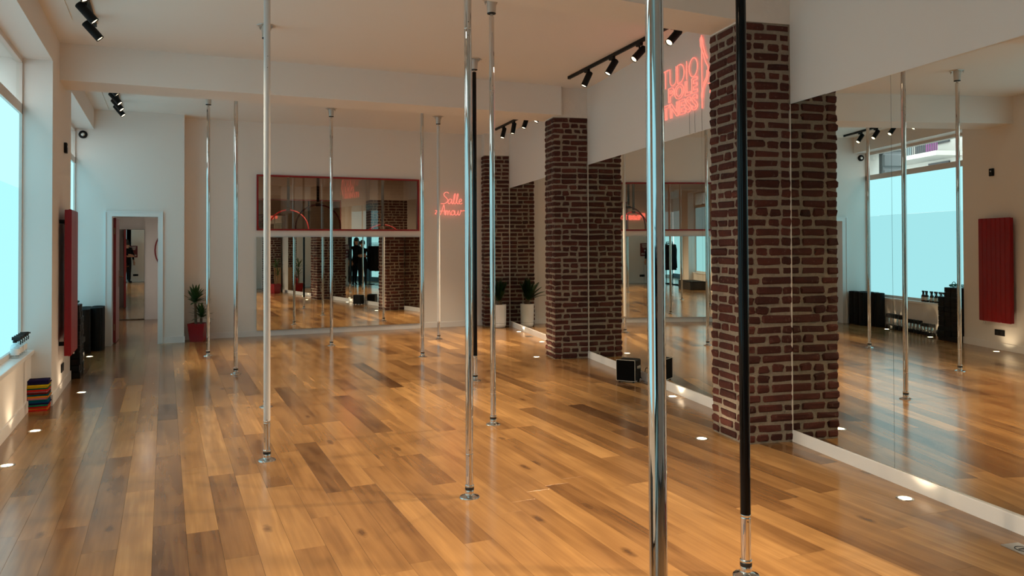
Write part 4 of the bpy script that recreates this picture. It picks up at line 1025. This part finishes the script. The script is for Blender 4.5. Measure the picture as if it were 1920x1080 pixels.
MB().lathe([(.12, 0), (.10, .5), (.08, 7)], 14).build('mast', 'stone', lp); MB().lathe([(.16, 0), (.16, .25), (.1, .3)], 14).build('base', 'stone', lp)

# ================================================================== PEOPLE (seen only in reflections)
def person(loc, rz, label, h=1.7, arms='folded', hair_len=0.12):
    k = h / 1.72
    V = []; Eg = []; Rd = []
    def vt(p, r, par=None):
        V.append(Vector(p) * k); Rd.append(r * k); i = len(V) - 1
        if par is not None: Eg.append((par, i))
        return i
    pel = vt((0, 0, .96), .15); ab_ = vt((0, .01, 1.12), .135, pel); che = vt((0, 0, 1.30), .15, ab_); nb_ = vt((0, 0, 1.44), .075, che); nk = vt((0, .01, 1.50), .055, nb_)
    hd0 = vt((0, .02, 1.57), .075, nk); hd1 = vt((0, .02, 1.65), .09, hd0); vt((0, .01, 1.70), .06, hd1)
    hands = []
    for s in (-1, 1):
        hp = vt((s * .10, 0, .90), .105, pel); kn = vt((s * .11, .02, .50), .062, hp); an = vt((s * .12, -.02, .10), .042, kn)
        hl = vt((s * .12, -.03, .04), .042, an); vt((s * .13, .14, .03), .032, hl)
        sh = vt((s * .19, 0, 1.40), .062, che)
        if arms == 'folded':
            el = vt((s * .27, .06, 1.14), .046, sh); wr = vt((s * .04, .24, 1.16 + s * .03), .032, el); pa = vt((-s * .05, .24, 1.17 + s * .03), .030, wr); fd = Vector((-s, .15, .1))
        elif arms == 'raised' and s == 1:
            el = vt((s * .25, .10, 1.18), .046, sh); wr = vt((s * .12, .30, 1.38), .032, el); pa = vt((s * .08, .34, 1.45), .030, wr); fd = Vector((-.3, .2, 1))
        else:
            el = vt((s * .26, -.02, 1.12), .046, sh); wr = vt((s * .27, .06, .88), .032, el); pa = vt((s * .27, .08, .80), .030, wr); fd = Vector((0, .15, -1))
        fd.normalize(); sd = fd.cross(Vector((0, 1, .2))).normalized(); bs = Vector(V[pa]) / k
        hands.append(bs * k)
        for q, (off, ln) in enumerate(((-.024, .060), (-.008, .072), (.008, .068), (.024, .054))):
            a_ = vt(bs + sd * off + fd * .03, .0095, pa); b_ = vt(bs + sd * off * 1.15 + fd * (.03 + ln * .55) + Vector((0, .006, -.004)), .0088, a_); vt(bs + sd * off * 1.2 + fd * (.03 + ln) + Vector((0, .015, -.012)), .0075, b_)
        a_ = vt(bs + sd * .038 * s - fd * .01, .010, pa); vt(bs + sd * .055 * s + fd * .028, .009, a_)
    me = bpy.data.meshes.new('body'); me.from_pydata([tuple(v) for v in V], Eg, []); me.update()
    o = bpy.data.objects.new('tmp_body', me); COL.objects.link(o)
    o.modifiers.new('skin', 'SKIN'); sv = me.skin_vertices[0].data
    for i, r in enumerate(Rd): sv[i].radius = (r, r * (.78 if i in (pel, ab_, che) else 1.0))
    sv[pel].use_root = True
    sub = o.modifiers.new('sub', 'SUBSURF'); sub.levels = 2; sub.render_levels = 2
    dg = bpy.context.evaluated_depsgraph_get(); dg.update()
    fin = bpy.data.meshes.new_from_object(o.evaluated_get(dg)); bpy.data.objects.remove(o)
    fin.materials.clear()
    for m_ in ('black_cloth', 'skin'): fin.materials.append(MATS[m_])
    for p in fin.polygons:
        c = p.center; p.use_smooth = True
        p.material_index = 1 if (c.z > 1.475 * k or any((c - hh).length < 0.13 * k and c.z > .7 for hh in hands)) else 0
    P = empty('person', loc, rz, label=label, cat='person', group='people standing behind the camera')
    fin.name = 'body'; link('body', fin, P)
    MB().sphere((0, -.005 * k, 1.665 * k), .108 * k, 18, 10, .92, 1.02, 1.0).add([], []).build('hair', 'hair_dark', P)
    if hair_len > .15: MB().lathe([(.085 * k, 1.70 * k), (.105 * k, 1.6 * k), (.095 * k, (1.62 - hair_len) * k), (.05 * k, (1.6 - hair_len) * k)], 14, (0, -.045 * k, 0)).build('long_hair', 'hair_dark', P)
    f_ = MB().sphere((0, .098 * k, 1.585 * k), .016 * k, 8, 6, .8, 1.1, 1.5); f_.build('nose', 'skin', P)
    for s in (-1, 1):
        MB().sphere((s * .034 * k, .098 * k, 1.615 * k), .009 * k, 8, 6).build('eye', 'black_matte', P)
        MB().sphere((s * .093 * k, .015 * k, 1.60 * k), .022 * k, 8, 6, .4, .8, 1.3).build('ear', 'skin', P)
    MB().box(-.024 * k, .024 * k, .09 * k, .101 * k, 1.538 * k, 1.546 * k).build('mouth', 'terracotta', P)
    return P
person((-0.48, -1.20, 0), math.radians(-25), 'tall long haired person in black, seen reflected in the back mirror', 1.78, 'down', 0.3)
person((-0.46, -0.76, 0), math.radians(-35), 'person in black with folded arms, seen reflected in the back mirror', 1.68, 'folded')
person((-0.95, -1.78, 0), math.radians(-10), 'person in black with one raised hand, standing by the clothes rack', 1.66, 'raised')
